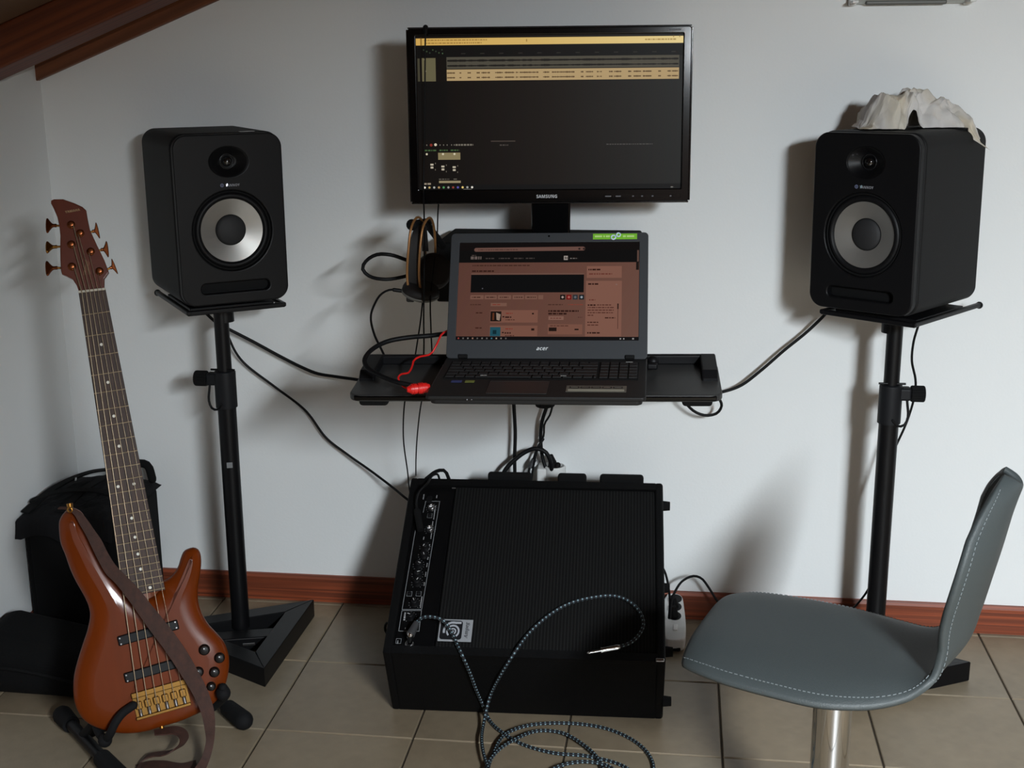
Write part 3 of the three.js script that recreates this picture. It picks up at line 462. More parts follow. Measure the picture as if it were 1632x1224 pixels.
// ------------------------------------------------------------------ headphones and small things on the tray
{
  const t = thing('headphones', 'over-ear headphones with two thin brown bows hanging beside the laptop', 'headphones', [0, 0, 0]);
  const bow = std({ color: col(150, 106, 62), roughness: 0.35, metalness: 0.4 });
  const dark = std({ color: col(24, 20, 19), roughness: 0.6 });
  mesh('bow', cable([[-0.569,0.939,0.5],[-0.573,0.985,0.5],[-0.569,1.039,0.5],[-0.563,1.089,0.49],[-0.557,1.105,0.47],[-0.553,1.104,0.45],[-0.551,1.085,0.42],[-0.552,1.059,0.4],[-0.559,0.992,0.37]], 0.0028), bow, t);
  mesh('bow', cable([[-0.544,0.942,0.5],[-0.547,0.986,0.5],[-0.544,1.039,0.5],[-0.538,1.089,0.49],[-0.532,1.104,0.47],[-0.529,1.103,0.45],[-0.529,1.085,0.42],[-0.53,1.055,0.4],[-0.536,0.992,0.37]], 0.0028), bow, t);
  mesh('head_strap', ribbon([[-0.571,0.953,0.485],[-0.574,0.997,0.487],[-0.57,1.037,0.485],[-0.565,1.073,0.475],[-0.558,1.086,0.46],[-0.556,1.085,0.44],[-0.559,1.065,0.41],[-0.561,1.023,0.39]], [[-0.551,0.953,0.485],[-0.552,0.997,0.487],[-0.55,1.037,0.485],[-0.546,1.073,0.475],[-0.541,1.085,0.46],[-0.541,1.084,0.44],[-0.545,1.065,0.41],[-0.547,1.023,0.39]], 0.003), dark, t);
  const pad = lathe([[0.0005, 0.012], [0.03, 0.012], [0.037, 0.009], [0.04, 0.002], [0.04, -0.004], [0.034, -0.012], [0.0005, -0.012]], 40);
  const ring = lathe([[0.036, -0.012], [0.041, -0.008], [0.041, -0.004], [0.036, -0.003]], 40);
  const cup = (p, rx, ry, rz) => { const c = mesh('ear_cup', pad.clone().rotateX(rx).rotateZ(rz).rotateY(ry).translate(...p), dark, t); mesh('cup_ring', ring.clone().rotateX(rx).rotateZ(rz).rotateY(ry).translate(...p), std({ color: col(120, 118, 112), roughness: 0.4, metalness: 0.4 }), c); };
  cup([-0.547,0.952,0.485], 0.25, 0.2, -0.18);
  cup([-0.533,0.98,0.4], 1.35, 0.5, 0.0);
  mesh('adjuster', merge(rb(0.018, 0.03, 0.02, 0.004).translate(...[-0.566,0.945,0.5]), rb(0.016, 0.026, 0.018, 0.004).translate(...[-0.541,0.945,0.5])), dark, t);
  mesh('cord', cable([[-0.577,0.949,0.49],[-0.594,0.952,0.49],[-0.611,0.955,0.5],[-0.626,0.949,0.52],[-0.634,0.93,0.56],[-0.631,0.914,0.6],[-0.61,0.891,0.66],[-0.584,0.871,0.71],[-0.569,0.856,0.735]], 0.0024), MAT.cable, t);
  mesh('plug_sleeve', cable([[-0.588,0.951,0.49],[-0.604,0.954,0.495]], 0.0042), MAT.cable, t);
}
{
  const t = thing('coiled_cable', 'thick black cable forming a loop in the air beside the headphones', 'cable', [0, 0, 0]);
  mesh('loop', cable([[-0.573,0.981,0.34],[-0.606,1.003,0.38],[-0.631,1.015,0.4],[-0.662,1.015,0.4],[-0.687,1,0.4],[-0.695,0.983,0.4],[-0.681,0.967,0.4],[-0.647,0.96,0.4],[-0.607,0.963,0.38],[-0.577,0.97,0.34]], 0.0042), MAT.cable, t);
}
{
  const t = thing('red_adapter', 'red audio plug adapter with thin red wire lying on the black tray', 'adapter', [0, 0, 0]);
  const red = std({ color: col(214, 28, 24), roughness: 0.4 });
  const A = [-0.472,0.867,0.999], B = [-0.433,0.868,0.981];
  const M = (k) => A.map((a, i) => a + (B[i] - a) * k);
  mesh('plug_body', merge(rod(M(0), M(0.16), 0.0045, 0.0075), rod(M(0.16), M(0.42), 0.0085, 0.0095), rod(M(0.42), M(0.47), 0.0075), rod(M(0.47), M(0.85), 0.0098, 0.0088), rod(M(0.85), M(0.97), 0.0075, 0.006)), red, t);
  mesh('grip_ring', merge(rod(M(0.2), M(0.235), 0.0098), rod(M(0.28), M(0.315), 0.0102), rod(M(0.55), M(0.585), 0.0106), rod(M(0.64), M(0.675), 0.0106)), red, t);
  mesh('red_wire', cable([[-0.486,0.85,0.93],[-0.499,0.857,0.925],[-0.505,0.867,0.92],[-0.503,0.87,0.9],[-0.494,0.868,0.88],[-0.491,0.875,0.86],[-0.491,0.883,0.84],[-0.483,0.887,0.83],[-0.464,0.889,0.81],[-0.454,0.906,0.8],[-0.448,0.921,0.78],[-0.439,0.926,0.77],[-0.433,0.916,0.74]], 0.0019), red, t);
}
{
  const t = thing('audio_cable', 'thick black audio cable curving from the red adapter to behind the laptop', 'cable', [0, 0, 0]);
  mesh('cord', cable([[-0.462,0.857,0.94],[-0.483,0.861,0.94],[-0.505,0.864,0.935],[-0.543,0.87,0.91],[-0.573,0.877,0.88],[-0.584,0.885,0.85],[-0.578,0.896,0.82],[-0.555,0.906,0.79],[-0.516,0.911,0.77],[-0.477,0.913,0.76],[-0.442,0.909,0.72],[-0.421,0.891,0.68]], 0.0046), MAT.cable, t);
}
{
  const t = thing('power_plug', 'black angled plug in the side of the laptop', 'plug', [0, 0, 0]);
  mesh('plug_body', merge(rb(0.02, 0.012, 0.02, 0.004).translate(...[-0.043,0.873,0.8]), ball(0.011, ...[-0.042,0.878,0.785])), MAT.blackPlastic, t);
  mesh('cord', cable([[-0.042,0.879,0.785],[-0.036,0.876,0.76],[-0.039,0.853,0.7],[-0.071,0.815,0.6],[-0.101,0.776,0.5]], 0.003), MAT.cable, t);
  mesh('metal_band', rod([-0.05,0.872,0.8], [-0.037,0.872,0.8], 0.003), MAT.steel, t);
}

// ------------------------------------------------------------------ cables in front of the wall
function wire(name, label, pts, r, mat = MAT.cable, cat = 'cable') { return tag(mesh(name, cable(pts, r), mat), label, cat); }
{
  const t = thing('clip_microphone', 'tiny black clip microphone on the monitor top, its thin cable hanging across the screen', 'microphone', [0, 0, 0]);
  mesh('capsule', merge(ball(0.006, ...[-0.555,1.5,0.325]), rb(0.009, 0.012, 0.03, 0.003).translate(...[-0.556,1.492,0.32])), MAT.blackMatte, t);
  mesh('cord', cable([[-0.551,1.494,0.345],[-0.552,1.465,0.348],[-0.557,1.32,0.345],[-0.564,1.156,0.345],[-0.553,1.1,0.4],[-0.529,1.018,0.53],[-0.531,0.912,0.54],[-0.53,0.819,0.56],[-0.542,0.777,0.55],[-0.572,0.747,0.53],[-0.586,0.707,0.5],[-0.618,0.584,0.38],[-0.632,0.467,0.28],[-0.634,0.429,0.262],[-0.63,0.401,0.262],[-0.619,0.36,0.25]], 0.0017), MAT.cable, t);
}
wire('monitor_cable', 'thin black cable dropping from under the monitor past the headphones down to the amplifier', [[-0.552,1.126,0.22],[-0.552,1.095,0.24],[-0.539,1.037,0.33],[-0.526,0.991,0.45],[-0.52,0.935,0.52],[-0.516,0.872,0.54],[-0.512,0.815,0.56],[-0.532,0.756,0.52],[-0.559,0.694,0.45],[-0.593,0.588,0.34],[-0.613,0.504,0.27],[-0.624,0.445,0.225]], 0.0016);
wire('headphone_lead', 'short slanted thin cable running from the ear cup down behind the tray', [[-0.541,0.929,0.5],[-0.542,0.894,0.52],[-0.54,0.857,0.57],[-0.536,0.829,0.62],[-0.524,0.81,0.68],[-0.511,0.815,0.74]], 0.0016);
wire('speaker_cable', 'black cable sagging from the speaker beside the bass to the end of the tray', [[-1.189,0.825,0.1],[-1.174,0.808,0.1],[-1.161,0.786,0.08],[-1.143,0.768,0.06],[-1.085,0.733,0.045],[-1.006,0.689,0.04],[-0.957,0.665,0.04],[-0.916,0.649,0.04],[-0.865,0.643,0.045],[-0.796,0.639,0.06],[-0.745,0.641,0.1]].concat([[-0.6, 0.69, 0.25], [-0.5, 0.78, 0.5], [-0.42, 0.838, 0.74]]), 0.0042);
wire('speaker_cable', 'long thin black cable running diagonally down the wall to the bass amplifier', [[-1.156,0.799,0.07],[-1.147,0.754,0.05],[-1.131,0.702,0.04],[-1.11,0.668,0.032],[-1.03,0.605,0.03],[-0.954,0.545,0.03],[-0.902,0.473,0.03],[-0.851,0.435,0.035],[-0.782,0.394,0.05],[-0.716,0.365,0.09],[-0.656,0.344,0.14],[-0.62,0.318,0.12],[-0.559,0.308,0.1]], 0.0032);
wire('speaker_cable', 'black cable rising diagonally from the tray to the draped speaker', [[-0.06, 0.835, 0.72], [0.0, 0.72, 0.4]].concat([[0.068,0.636,0.1],[0.115,0.632,0.06],[0.16,0.648,0.055],[0.204,0.684,0.055],[0.262,0.74,0.055],[0.312,0.785,0.055],[0.35,0.827,0.06],[0.361,0.85,0.08]]), 0.0038);
wire('hanging_loop', 'black cable bent into a small loop below the corner of the tray', [[-0.05, 0.835, 0.73], [0.0, 0.71, 0.36]].concat([[0.015,0.632,0.1],[0.031,0.603,0.08],[0.052,0.582,0.07],[0.078,0.574,0.07],[0.104,0.58,0.07],[0.115,0.601,0.08],[0.108,0.625,0.1],[0.066,0.663,0.2]], [[0.02, 0.74, 0.45], [-0.02, 0.838, 0.74]]), 0.0036);
wire('power_cable', 'straight thick black cable hanging below the middle of the laptop', [[-0.394,0.878,0.12],[-0.401,0.76,0.08],[-0.403,0.642,0.06],[-0.402,0.585,0.06],[-0.399,0.511,0.06],[-0.401,0.444,0.06],[-0.4,0.368,0.06]], 0.0046);
wire('power_cable', 'thick black cable hanging from the tray toward the white plug adapter', [[-0.302,0.879,0.12],[-0.306,0.762,0.08],[-0.311,0.645,0.06],[-0.316,0.593,0.06],[-0.331,0.541,0.055],[-0.335,0.493,0.05],[-0.33,0.443,0.05],[-0.318,0.408,0.055]], 0.0046);
wire('power_cable', 'thin black cable crossing the thicker one above the plug adapter', [[-0.29,0.879,0.12],[-0.295,0.762,0.08],[-0.302,0.645,0.06],[-0.303,0.593,0.06],[-0.311,0.56,0.06],[-0.324,0.537,0.06],[-0.327,0.504,0.058],[-0.34,0.476,0.06],[-0.351,0.432,0.06],[-0.361,0.37,0.06]], 0.0026);
wire('power_cable', 'thick black cable arching from behind the amplifier into the plug adapter', [[-0.433,0.389,0.09],[-0.422,0.42,0.09],[-0.398,0.447,0.085],[-0.37,0.468,0.08],[-0.347,0.477,0.08],[-0.322,0.471,0.08],[-0.309,0.45,0.078],[-0.305,0.421,0.07]], 0.0056);
{
  const t = thing('ferrite_cable', 'dark cable with a clamped ferrite bead behind the top of the amplifier', 'cable', [0, 0, 0]);
  mesh('cord', cable([[-0.329,0.492,0.045],[-0.342,0.472,0.045],[-0.354,0.438,0.05],[-0.365,0.41,0.055],[-0.364,0.37,0.06]], 0.0034), MAT.cable, t);
  mesh('ferrite_bead', merge(rod([-0.352,0.439,0.05], [-0.362,0.418,0.053], 0.0068), rod([-0.357,0.43,0.052], [-0.359,0.423,0.053], 0.0082)), std({ color: col(58, 58, 60), roughness: 0.5 }), t);
}
{
  const t = thing('plug_adapter', 'white plug adapter with black plugs in the wall above the amplifier', 'plug adapter', [0, 0, 0]);
  const c = [-0.303,0.401,0.045];
  mesh('adapter_body', merge(lathe([[0.0005, -0.03], [0.026, -0.03], [0.028, -0.026], [0.028, 0.019], [0.025, 0.022], [0.021, 0.022], [0.02, 0.012], [0.0005, 0.012]], 32).translate(c[0] + 0.004, c[1], c[2]), rb(0.03, 0.05, 0.06, 0.005, c[0] - 0.026, c[1] - 0.008, c[2] - 0.012)), MAT.whitePlastic, t);
  mesh('black_plug', merge(rod([c[0], c[1] + 0.008, c[2]], [c[0] - 0.002, c[1] + 0.035, c[2] + 0.006], 0.015, 0.010), rod([c[0] - 0.002, c[1] + 0.035, c[2] + 0.006], [c[0] - 0.006, c[1] + 0.052, c[2] + 0.01], 0.009, 0.006), ball(0.008, c[0] + 0.012, c[1] + 0.026, c[2] + 0.01)), MAT.blackMatte, t);
}
wire('stand_cable', 'thin black cable dangling behind the stand of the draped speaker', [[0.552,0.858,0.2],[0.546,0.833,0.2],[0.541,0.797,0.19],[0.542,0.75,0.18],[0.555,0.703,0.17],[0.558,0.666,0.16],[0.547,0.598,0.15],[0.517,0.501,0.14],[0.497,0.405,0.14],[0.485,0.332,0.16],[0.481,0.254,0.17],[0.484,0.189,0.17],[0.466,0.135,0.15],[0.426,0.072,0.12],[0.353,0.025,0.1]], 0.0028);

// ------------------------------------------------------------------ power strip on the floor
{
  const t = thing('power_strip', 'white multi-socket power strip leaning on the baseboard beside the amplifier', 'power strip', [0.0175, 0.027, 0.118], [0.27, -0.02, 0]);
  mesh('strip_body', ext(shapeOf([[-0.025, -0.09], [0.02, -0.09], [0.026, -0.07], [0.02, 0.04], [0.009, 0.088], [-0.025, 0.088]], true), 0.036, 0.006, 3).rotateX(-Math.PI / 2).translate(0, -0.002, 0), MAT.whitePlastic, t);
  for (const z of [0.0, -0.036, -0.068]) mesh('socket', cyl(0.0165, 0.0165, 0.004, 24).translate(-0.003, 0.0335, z), MAT.blackPlastic, t);
  mesh('rocker_switch', rb(0.011, 0.005, 0.022, 0.0015, 0.0, 0.0345, 0.045), std({ color: col(235, 235, 233), roughness: 0.35 }), t);
  mesh('end_foot', rb(0.03, 0.012, 0.014, 0.004, 0.0, 0.006, 0.09), MAT.rubber, t);
  mesh('plug', merge(rod([-0.004, 0.035, 0.0], [-0.006, 0.062, -0.004], 0.012, 0.006), rod([-0.006, 0.035, -0.036], [-0.008, 0.06, -0.04], 0.012, 0.006)), MAT.blackMatte, t);
}
wire('strip_cable', 'black cable rising from the power strip along the amplifier side', [[-0,0.073,0.17],[0.002,0.103,0.16],[-0.002,0.132,0.13],[-0.011,0.161,0.1],[-0.023,0.178,0.08]], 0.003);
wire('strip_cable', 'black cable arching out of the power strip in front of the cherry baseboard', [[0.003,0.087,0.2],[0.005,0.116,0.17],[0.014,0.133,0.14],[0.032,0.149,0.11],[0.059,0.155,0.09],[0.08,0.145,0.08],[0.1,0.119,0.08],[0.121,0.09,0.09],[0.145,0.068,0.1],[0.196,0.039,0.11],[0.275,0.024,0.1]], 0.0032);

// ------------------------------------------------------------------ bass amplifier
{
  const t = thing('bass_amplifier', 'black bass combo amplifier tilted back on the tiled floor, grille facing up', 'amplifier', [-0.314, 0, 0.559], [0, 0.042, 0]);
  const W = 0.612, A = [0.002, 0.003], B = [0.186, 0.093], C = [0.441, -0.335];        // [y, z]
  const tolex = black(6, 6, 7, 0.6, { specularIntensity: 0.3, bumpMap: MAT.grain, bumpScale: 0.0009 });
  const un = (P, Q) => { const d = [Q[0] - P[0], Q[1] - P[1]], l = Math.hypot(...d); return [d[0] / l, d[1] / l, l]; };
  const s = un(B, C), nrm = [-s[1], s[0]];                 // along the slope, and out of the grille ([y, z])
  const at = (k, o) => [B[0] + s[0] * k + nrm[0] * o, B[1] + s[1] * k + nrm[1] * o];
  // shape coordinates: (x: -z, y) so that rotating by 90 degrees about y lays the extrusion along the width
  const prism = (pts, w, x0, bev, seg = 3) => boxUV(ext(shapeOf(pts.map(([y, z]) => [z, y]).reverse()), w, bev, seg).rotateY(-Math.PI / 2).translate(x0 + w, 0, 0));
  const D1 = at(s[2], -0.2), Dd = [D1[0] - 0.02, D1[1]], E = [0.003, -0.43];
  const body = [A, at(0, -0.012), at(s[2], -0.012), Dd, E];
  mesh('cabinet', prism(body, W - 0.036, -W / 2 + 0.018, 0.003), tolex, t);
  for (const x of [-W / 2, W / 2 - 0.02]) mesh('side_panel', prism([A, B, C, Dd, E], 0.02, x, 0.006), tolex, t);
  mesh('front_rail', prism([at(0, -0.05), B, at(0.02, 0), at(0.022, -0.03)], W - 0.03, -W / 2 + 0.015, 0.004), tolex, t);
  mesh('lower_panel', prism([A, at(0.004, 0.0), at(0.02, -0.004), [0.01, -0.02]], W - 0.03, -W / 2 + 0.015, 0.004), tolex, t);
  mesh('top_rail', prism([at(s[2] - 0.02, 0), C, at(s[2], -0.04), at(s[2] - 0.022, -0.03)], W - 0.03, -W / 2 + 0.015, 0.004), tolex, t);
  // flat pieces on the sloping front: build them in (x, slope, out) and turn them into place
  const mtx = new THREE.Matrix4().makeBasis(V(1, 0, 0), V(0, s[0], s[1]), V(0, nrm[0], nrm[1])).setPosition(0, B[0], B[1]);
  const on = (g) => g.applyMatrix4(mtx);
  const x1 = -0.194, gw = W / 2 - 0.02 - x1;
  const weave = tex(256, [0.0146, 0.012], (u, v) => { const rib = Math.pow(0.5 + 0.5 * Math.cos(u * Math.PI * 4), 2), th = 0.5 + 0.5 * Math.cos(v * Math.PI * 16 + (u > 0.5 ? Math.PI : 0)); return 0.2 + 0.55 * rib + 0.25 * th; });
  const gcol = tex(256, [0.0146, 0.012], (u, v) => { const rib = Math.pow(0.5 + 0.5 * Math.cos(u * Math.PI * 4), 3), th = 0.5 + 0.5 * Math.cos(v * Math.PI * 16); const k = 0.04 + 0.07 * rib + 0.02 * th; return [k, k, k * 1.0]; }, true);
  mesh('grille_cloth', boxUV(ext(rrect(gw, s[2] - 0.044, 0.006, x1 + gw / 2, s[2] / 2), 0.01, 0.003, 2).translate(0, 0, -0.0135)).applyMatrix4(mtx), phy({ map: gcol, roughness: 0.85, specularIntensity: 0.3, bumpMap: weave, bumpScale: 0.0012 }), t);
  // control panel
  const px = -W / 2 + 0.022, pw = x1 - px - 0.004;
  mesh('control_panel', on(rb(pw, s[2] - 0.046, 0.003, 0.001, px + pw / 2, s[2] / 2, -0.0115)), black(8, 8, 9, 0.4), t);
  const K = [[-0.246,0.413], [-0.242,0.348], [-0.248,0.296], [-0.248,0.272], [-0.257,0.244], [-0.256,0.216], [-0.254,0.193], [-0.253,0.137], [-0.257,0.1]];
  const pr = decal(pw, s[2] - 0.05, 220, 1024, (x, w, h) => {
    const q = (p) => [(p[0] - px) / pw * w, (1 - (p[1] - 0.025) / (s[2] - 0.05)) * h];
    const poly = (ps) => { x.beginPath(); ps.forEach((p, i) => { const [a, b] = q(p); i ? x.lineTo(a, b) : x.moveTo(a, b); }); x.stroke(); };
    x.strokeStyle = 'rgba(150,152,156,0.9)'; x.lineWidth = 3; x.lineJoin = 'round';
    poly([[-0.265,0.399], [-0.263,0.434], [-0.229,0.435], [-0.235,0.122], [-0.279,0.12], [-0.277,0.347]]);
    poly([[-0.279,0.117], [-0.235,0.119], [-0.234,0.064], [-0.279,0.063], [-0.279,0.117]]);
    x.fillStyle = 'rgba(170,170,172,0.85)';
    const word = (p, sz, str) => { const [a, b] = q(p); x.save(); x.translate(a, b); x.rotate(-Math.PI / 2); for (let k = 0, p = 0; k < str.length; k++) { const w = sz * (0.35 + 0.3 * rnd()); x.fillRect(p, -sz * 0.6, w, sz * 0.5); p += w + sz * 0.14; } x.restore(); };
    word([-0.268,0.44], 13, 'POWER'); word([-0.236,0.445], 13, 'OFF'); word([-0.236,0.402], 12, 'PHONES'); word([-0.236,0.379], 11, 'LINE OUT'); word([-0.237,0.356], 11, 'AUX IN'); word([-0.236,0.321], 11, 'MASTER'); word([-0.253,0.318], 11, 'VOL'); word([-0.237,0.289], 10, 'TREBLE'); word([-0.236,0.26], 10, 'MID'); word([-0.236,0.239], 10, 'BASS'); word([-0.236,0.212], 10, 'STYLE'); word([-0.236,0.186], 10, 'GAIN'); word([-0.237,0.126], 12, 'SCRAMBLER'); word([-0.268,0.091], 20, 'BASS'); word([-0.264,0.068], 11, 'IN'); word([-0.276,0.03], 11, '0dB');
    x.lineWidth = 2; for (const p of [[-0.268,0.163], [-0.247,0.164], [-0.276,0.037], [-0.248,0.39]]) { const [a, b] = q(p); x.strokeRect(a - 14, b - 14, 28, 28); }
    for (const p of K) { const [a, b] = q(p); for (let k = 0; k < 11; k++) { const an = 2.3 + k / 10 * 4.8; x.beginPath(); x.moveTo(a + Math.cos(an) * 30, b + Math.sin(an) * 30); x.lineTo(a + Math.cos(an) * 35, b + Math.sin(an) * 35); x.stroke(); } }
  }, t, 'panel_print', { rough: 0.4 });
  pr.geometry.translate(px + pw / 2, s[2] / 2, -0.0096); on(pr.geometry);
  K.forEach((p, i) => {
    const metal = i < 2;
    const k = mesh(metal ? 'jack_socket' : 'knob', on((metal ? lathe([[0.0005, 0.003], [0.0045, 0.003], [0.0045, 0.008], [0.008, 0.008], [0.009, 0]], 20) : lathe([[0.0005, 0.013], [0.006, 0.013], [0.0072, 0.011], [0.0078, 0.004], [0.0105, 0.001], [0.0105, 0]], 24)).rotateX(Math.PI / 2).translate(p[0], p[1], -0.01)), metal ? MAT.steel : MAT.blackPlastic, t);
    if (!metal) mesh('pointer', on(bx(0.0012, 0.006, 0.001, 0, 0.0035, 0.0033).rotateZ(1.1 + i * 0.8).translate(p[0], p[1], 0)), std({ color: col(190, 190, 190), roughness: 0.4 }), k);
  });
  for (const p of [[-0.268,0.163], [-0.247,0.164], [-0.248,0.39]]) mesh('push_button', on(rb(0.008, 0.008, 0.006, 0.0015, p[0], p[1], -0.008)), MAT.blackPlastic, t);
  const J = [-0.251,0.029]; mesh('input_jack', on(lathe([[0.0045, 0.001], [0.0045, 0.006], [0.0085, 0.006], [0.0105, 0.001]], 20).rotateX(Math.PI / 2).translate(J[0], J[1], -0.01)), MAT.steel, t);
  mesh('power_switch', on(rb(0.012, 0.02, 0.006, 0.002, px + 0.03, s[2] - 0.06, -0.008)), MAT.blackPlastic, t);
  const bolt = [-0.198,0.481]; mesh('screw', on(rb(0.01, 0.004, 0.002, 0.001, bolt[0], s[2] - 0.026, -0.003)), MAT.steel, t);
  // badge
  const q0 = [-0.187,0.091], q1 = [-0.113,0.097], q2 = [-0.185,0.034];
  const lw = q1[0] - q0[0], lh = q0[1] - q2[1];
  const badge = mesh('logo_badge', on(rb(lw, lh, 0.0025, 0.001, (q0[0] + q1[0]) / 2 - 0.002, (q0[1] + q2[1]) / 2, 0.0)), std({ color: col(150, 152, 156), roughness: 0.35 }), t);
  badge.userData.label = 'pale maker badge';
  const bp = decal(lw * 0.96, lh * 0.96, 300, 200, (x) => {
    x.fillStyle = '#101116'; x.beginPath(); x.roundRect ? x.roundRect(8, 10, 205, 180, 26) : x.rect(8, 10, 205, 180); x.fill();
    x.strokeStyle = '#a9acb3'; x.lineWidth = 20; x.beginPath(); x.arc(128, 112, 84, Math.PI * 0.93, Math.PI * 1.62); x.stroke(); x.beginPath(); x.moveTo(100, 30); x.lineTo(200, 30); x.stroke();
    x.lineWidth = 17; x.beginPath(); x.arc(128, 112, 54, Math.PI * 0.75, Math.PI * 2.3); x.stroke(); x.lineWidth = 13; x.beginPath(); x.arc(128, 112, 25, 0, 7); x.stroke(); x.fillStyle = '#a9acb3'; x.beginPath(); x.arc(128, 112, 9, 0, 7); x.fill();
    x.save(); x.translate(268, 176); x.rotate(-Math.PI / 2); x.fillStyle = '#14151b'; x.font = 'italic bold 44px serif'; x.fillText('Ampeg', 0, 0, 150); x.restore();
  }, badge, 'logo_print'); bp.geometry.translate((q0[0] + q1[0]) / 2 - 0.002, (q0[1] + q2[1]) / 2, 0.0016); on(bp.geometry);
  // feet on what is normally the underside, handles and corner
  const foot = (y, z) => mesh('rubber_foot', rod([W / 2 - 0.002, y, z], [W / 2 + 0.017, y, z], 0.0125, 0.0105, 20), MAT.rubber, t);
  const f1 = at(0.045, -0.03), f2 = at(s[2] - 0.045, -0.03), f4 = at(s[2] * 0.56, -0.12); foot(...f1); foot(...f2); foot(0.055, 0.02); foot(...f4);
  mesh('corner_protector', on(rb(0.018, 0.008, 0.004, 0.0015, W / 2 - 0.012, 0.003, 0.0015)), MAT.steel, t);
  for (const [a, w] of [[-0.065, 0.108], [0.087, 0.07], [0.207, 0.106]]) mesh('rear_bumper', rb(w, 0.05, 0.02, 0.008, a, C[0] - 0.012, C[1] - 0.022).translate(0, 0, 0), MAT.rubber, t);
  mesh('side_hook', cable([[-W / 2, 0.2, -0.02], [-W / 2 - 0.012, 0.2, -0.025], [-W / 2 - 0.014, 0.185, -0.02], [-W / 2 - 0.002, 0.175, -0.01]], 0.003), MAT.blackMetal, t);
  mesh('rear_strap', cable([[-0.27, C[0] - 0.004, C[1] - 0.01], [-0.245, C[0] + 0.014, C[1] - 0.015], [-0.225, C[0] + 0.016, C[1] - 0.015], [-0.213, C[0] - 0.008, C[1] - 0.012]], 0.0045), MAT.rubber, t);
}
{
  const t = thing('small_plug', 'small black plug with two thin leads in the top of the amplifier panel', 'plug', [0, 0, 0]);
  mesh('plug_body', merge(rod([-0.599,0.393,0.339], [-0.584,0.362,0.38], 0.0085, 0.0075), ball(0.0085, ...[-0.599,0.393,0.339])), MAT.blackMatte, t);
  mesh('lead', cable([[-0.599,0.393,0.339], [-0.603,0.412,0.324], [-0.599,0.432,0.31], [-0.585,0.444,0.288], [-0.586,0.438,0.2], [-0.579,0.434,0.18], [-0.578,0.414,0.16]], 0.0028), MAT.cable, t);
}
{
  const t = thing('instrument_cable', 'dark blue woven instrument cable with white flecks coiled over the amplifier and floor', 'cable', [0, 0, 0]);
  const wv = tex(64, [0.0105, 1], (u, v) => { const a = (u * 1 + v * 1) % 1, on = Math.abs(u - 0.5) < 0.17 && (Math.abs(((v * 4) % 1) - 0.5) < 0.3); return on ? [0.50, 0.60, 0.64] : [0.02, 0.035, 0.07]; }, true);
  const m = std({ map: wv, roughness: 0.75 });
  const pts = [[-0.548,0.237,0.615], [-0.537,0.249,0.615], [-0.511,0.253,0.616], [-0.489,0.246,0.617], [-0.472,0.223,0.62], [-0.455,0.205,0.642], [-0.438,0.189,0.668], [-0.427,0.145,0.65], [-0.418,0.09,0.622], [-0.407,0.031,0.59], [-0.392,0.008,0.606], [-0.364,0.008,0.649], [-0.309,0.006,0.698], [-0.238,0.006,0.728], [-0.158,0.006,0.734], [-0.077,0.006,0.772], [-0.061,0.006,0.852], [-0.157,0.006,0.931], [-0.281,0.007,0.925], [-0.356,0.01,0.847], [-0.36,0.013,0.755], [-0.345,0.013,0.675], [-0.297,0.012,0.629], [-0.209,0.006,0.6], [-0.132,0.006,0.613], [-0.069,0.006,0.657], [-0.032,0.006,0.719], [-0.025,0.006,0.79], [-0.072,0.006,0.899], [-0.189,0.01,0.984], [-0.302,0.014,0.96], [-0.364,0.016,0.858], [-0.355,0.018,0.763], [-0.32,0.018,0.702], [-0.276,0.014,0.655], [-0.225,0.013,0.655], [-0.174,0.012,0.698], [-0.137,0.012,0.757], [-0.123,0.014,0.838], [-0.158,0.018,0.917], [-0.218,0.016,0.932], [-0.242,0.012,0.849], [-0.225,0.014,0.8], [-0.168,0.02,0.779], [-0.113,0.018,0.789], [-0.086,0.02,0.878], [-0.14,0.024,0.999], [-0.247,0.024,1.012], [-0.32,0.022,0.92], [-0.368,0.022,0.808], [-0.391,0.02,0.719], [-0.398,0.02,0.639], [-0.39,0.061,0.606], [-0.359,0.138,0.643], [-0.327,0.197,0.654], [-0.303,0.22,0.608], [-0.268,0.243,0.568], [-0.223,0.262,0.535], [-0.169,0.272,0.515], [-0.12,0.275,0.509], [-0.085,0.267,0.521], [-0.062,0.252,0.545], [-0.055,0.237,0.568], [-0.064,0.223,0.593], [-0.083,0.212,0.612], [-0.107,0.207,0.623]];
  mesh('cord', cable(pts, 0.0037, 10, 0.006), m, t);
  const P = [-0.107,0.207,0.624], Q = [-0.172,0.198,0.641], L = (k) => P.map((a, i) => a + (Q[i] - a) * k);
  const jack = (P, Q) => { const L = (k) => P.map((a, i) => a + (Q[i] - a) * k); const j = mesh('jack_plug', merge(rod(L(-0.06), L(0.02), 0.005, 0.0055), rod(L(0), L(0.52), 0.0066, 0.006), rod(L(0.52), L(0.56), 0.0072)), MAT.chrome, t); mesh('jack_tip', merge(rod(L(0.55), L(0.86), 0.0032), rod(L(0.86), L(0.9), 0.0022), rod(L(0.9), L(0.95), 0.0034, 0.0032), rod(L(0.95), L(1), 0.0032, 0.0008)), MAT.chrome, j); };
  jack(P, Q);
  const R1 = [-0.548,0.237,0.615], R2 = [-0.557,0.221,0.643], R3 = [-0.56,0.199,0.636];
  mesh('boot', rod(R1, R2, 0.0068, 0.0098), std({ color: col(52, 52, 54), roughness: 0.6 }), t);
  mesh('jack_plug', merge(rod(R2, R3, 0.0072, 0.0062), ball(0.0078, ...R2)), MAT.chrome, t);
}

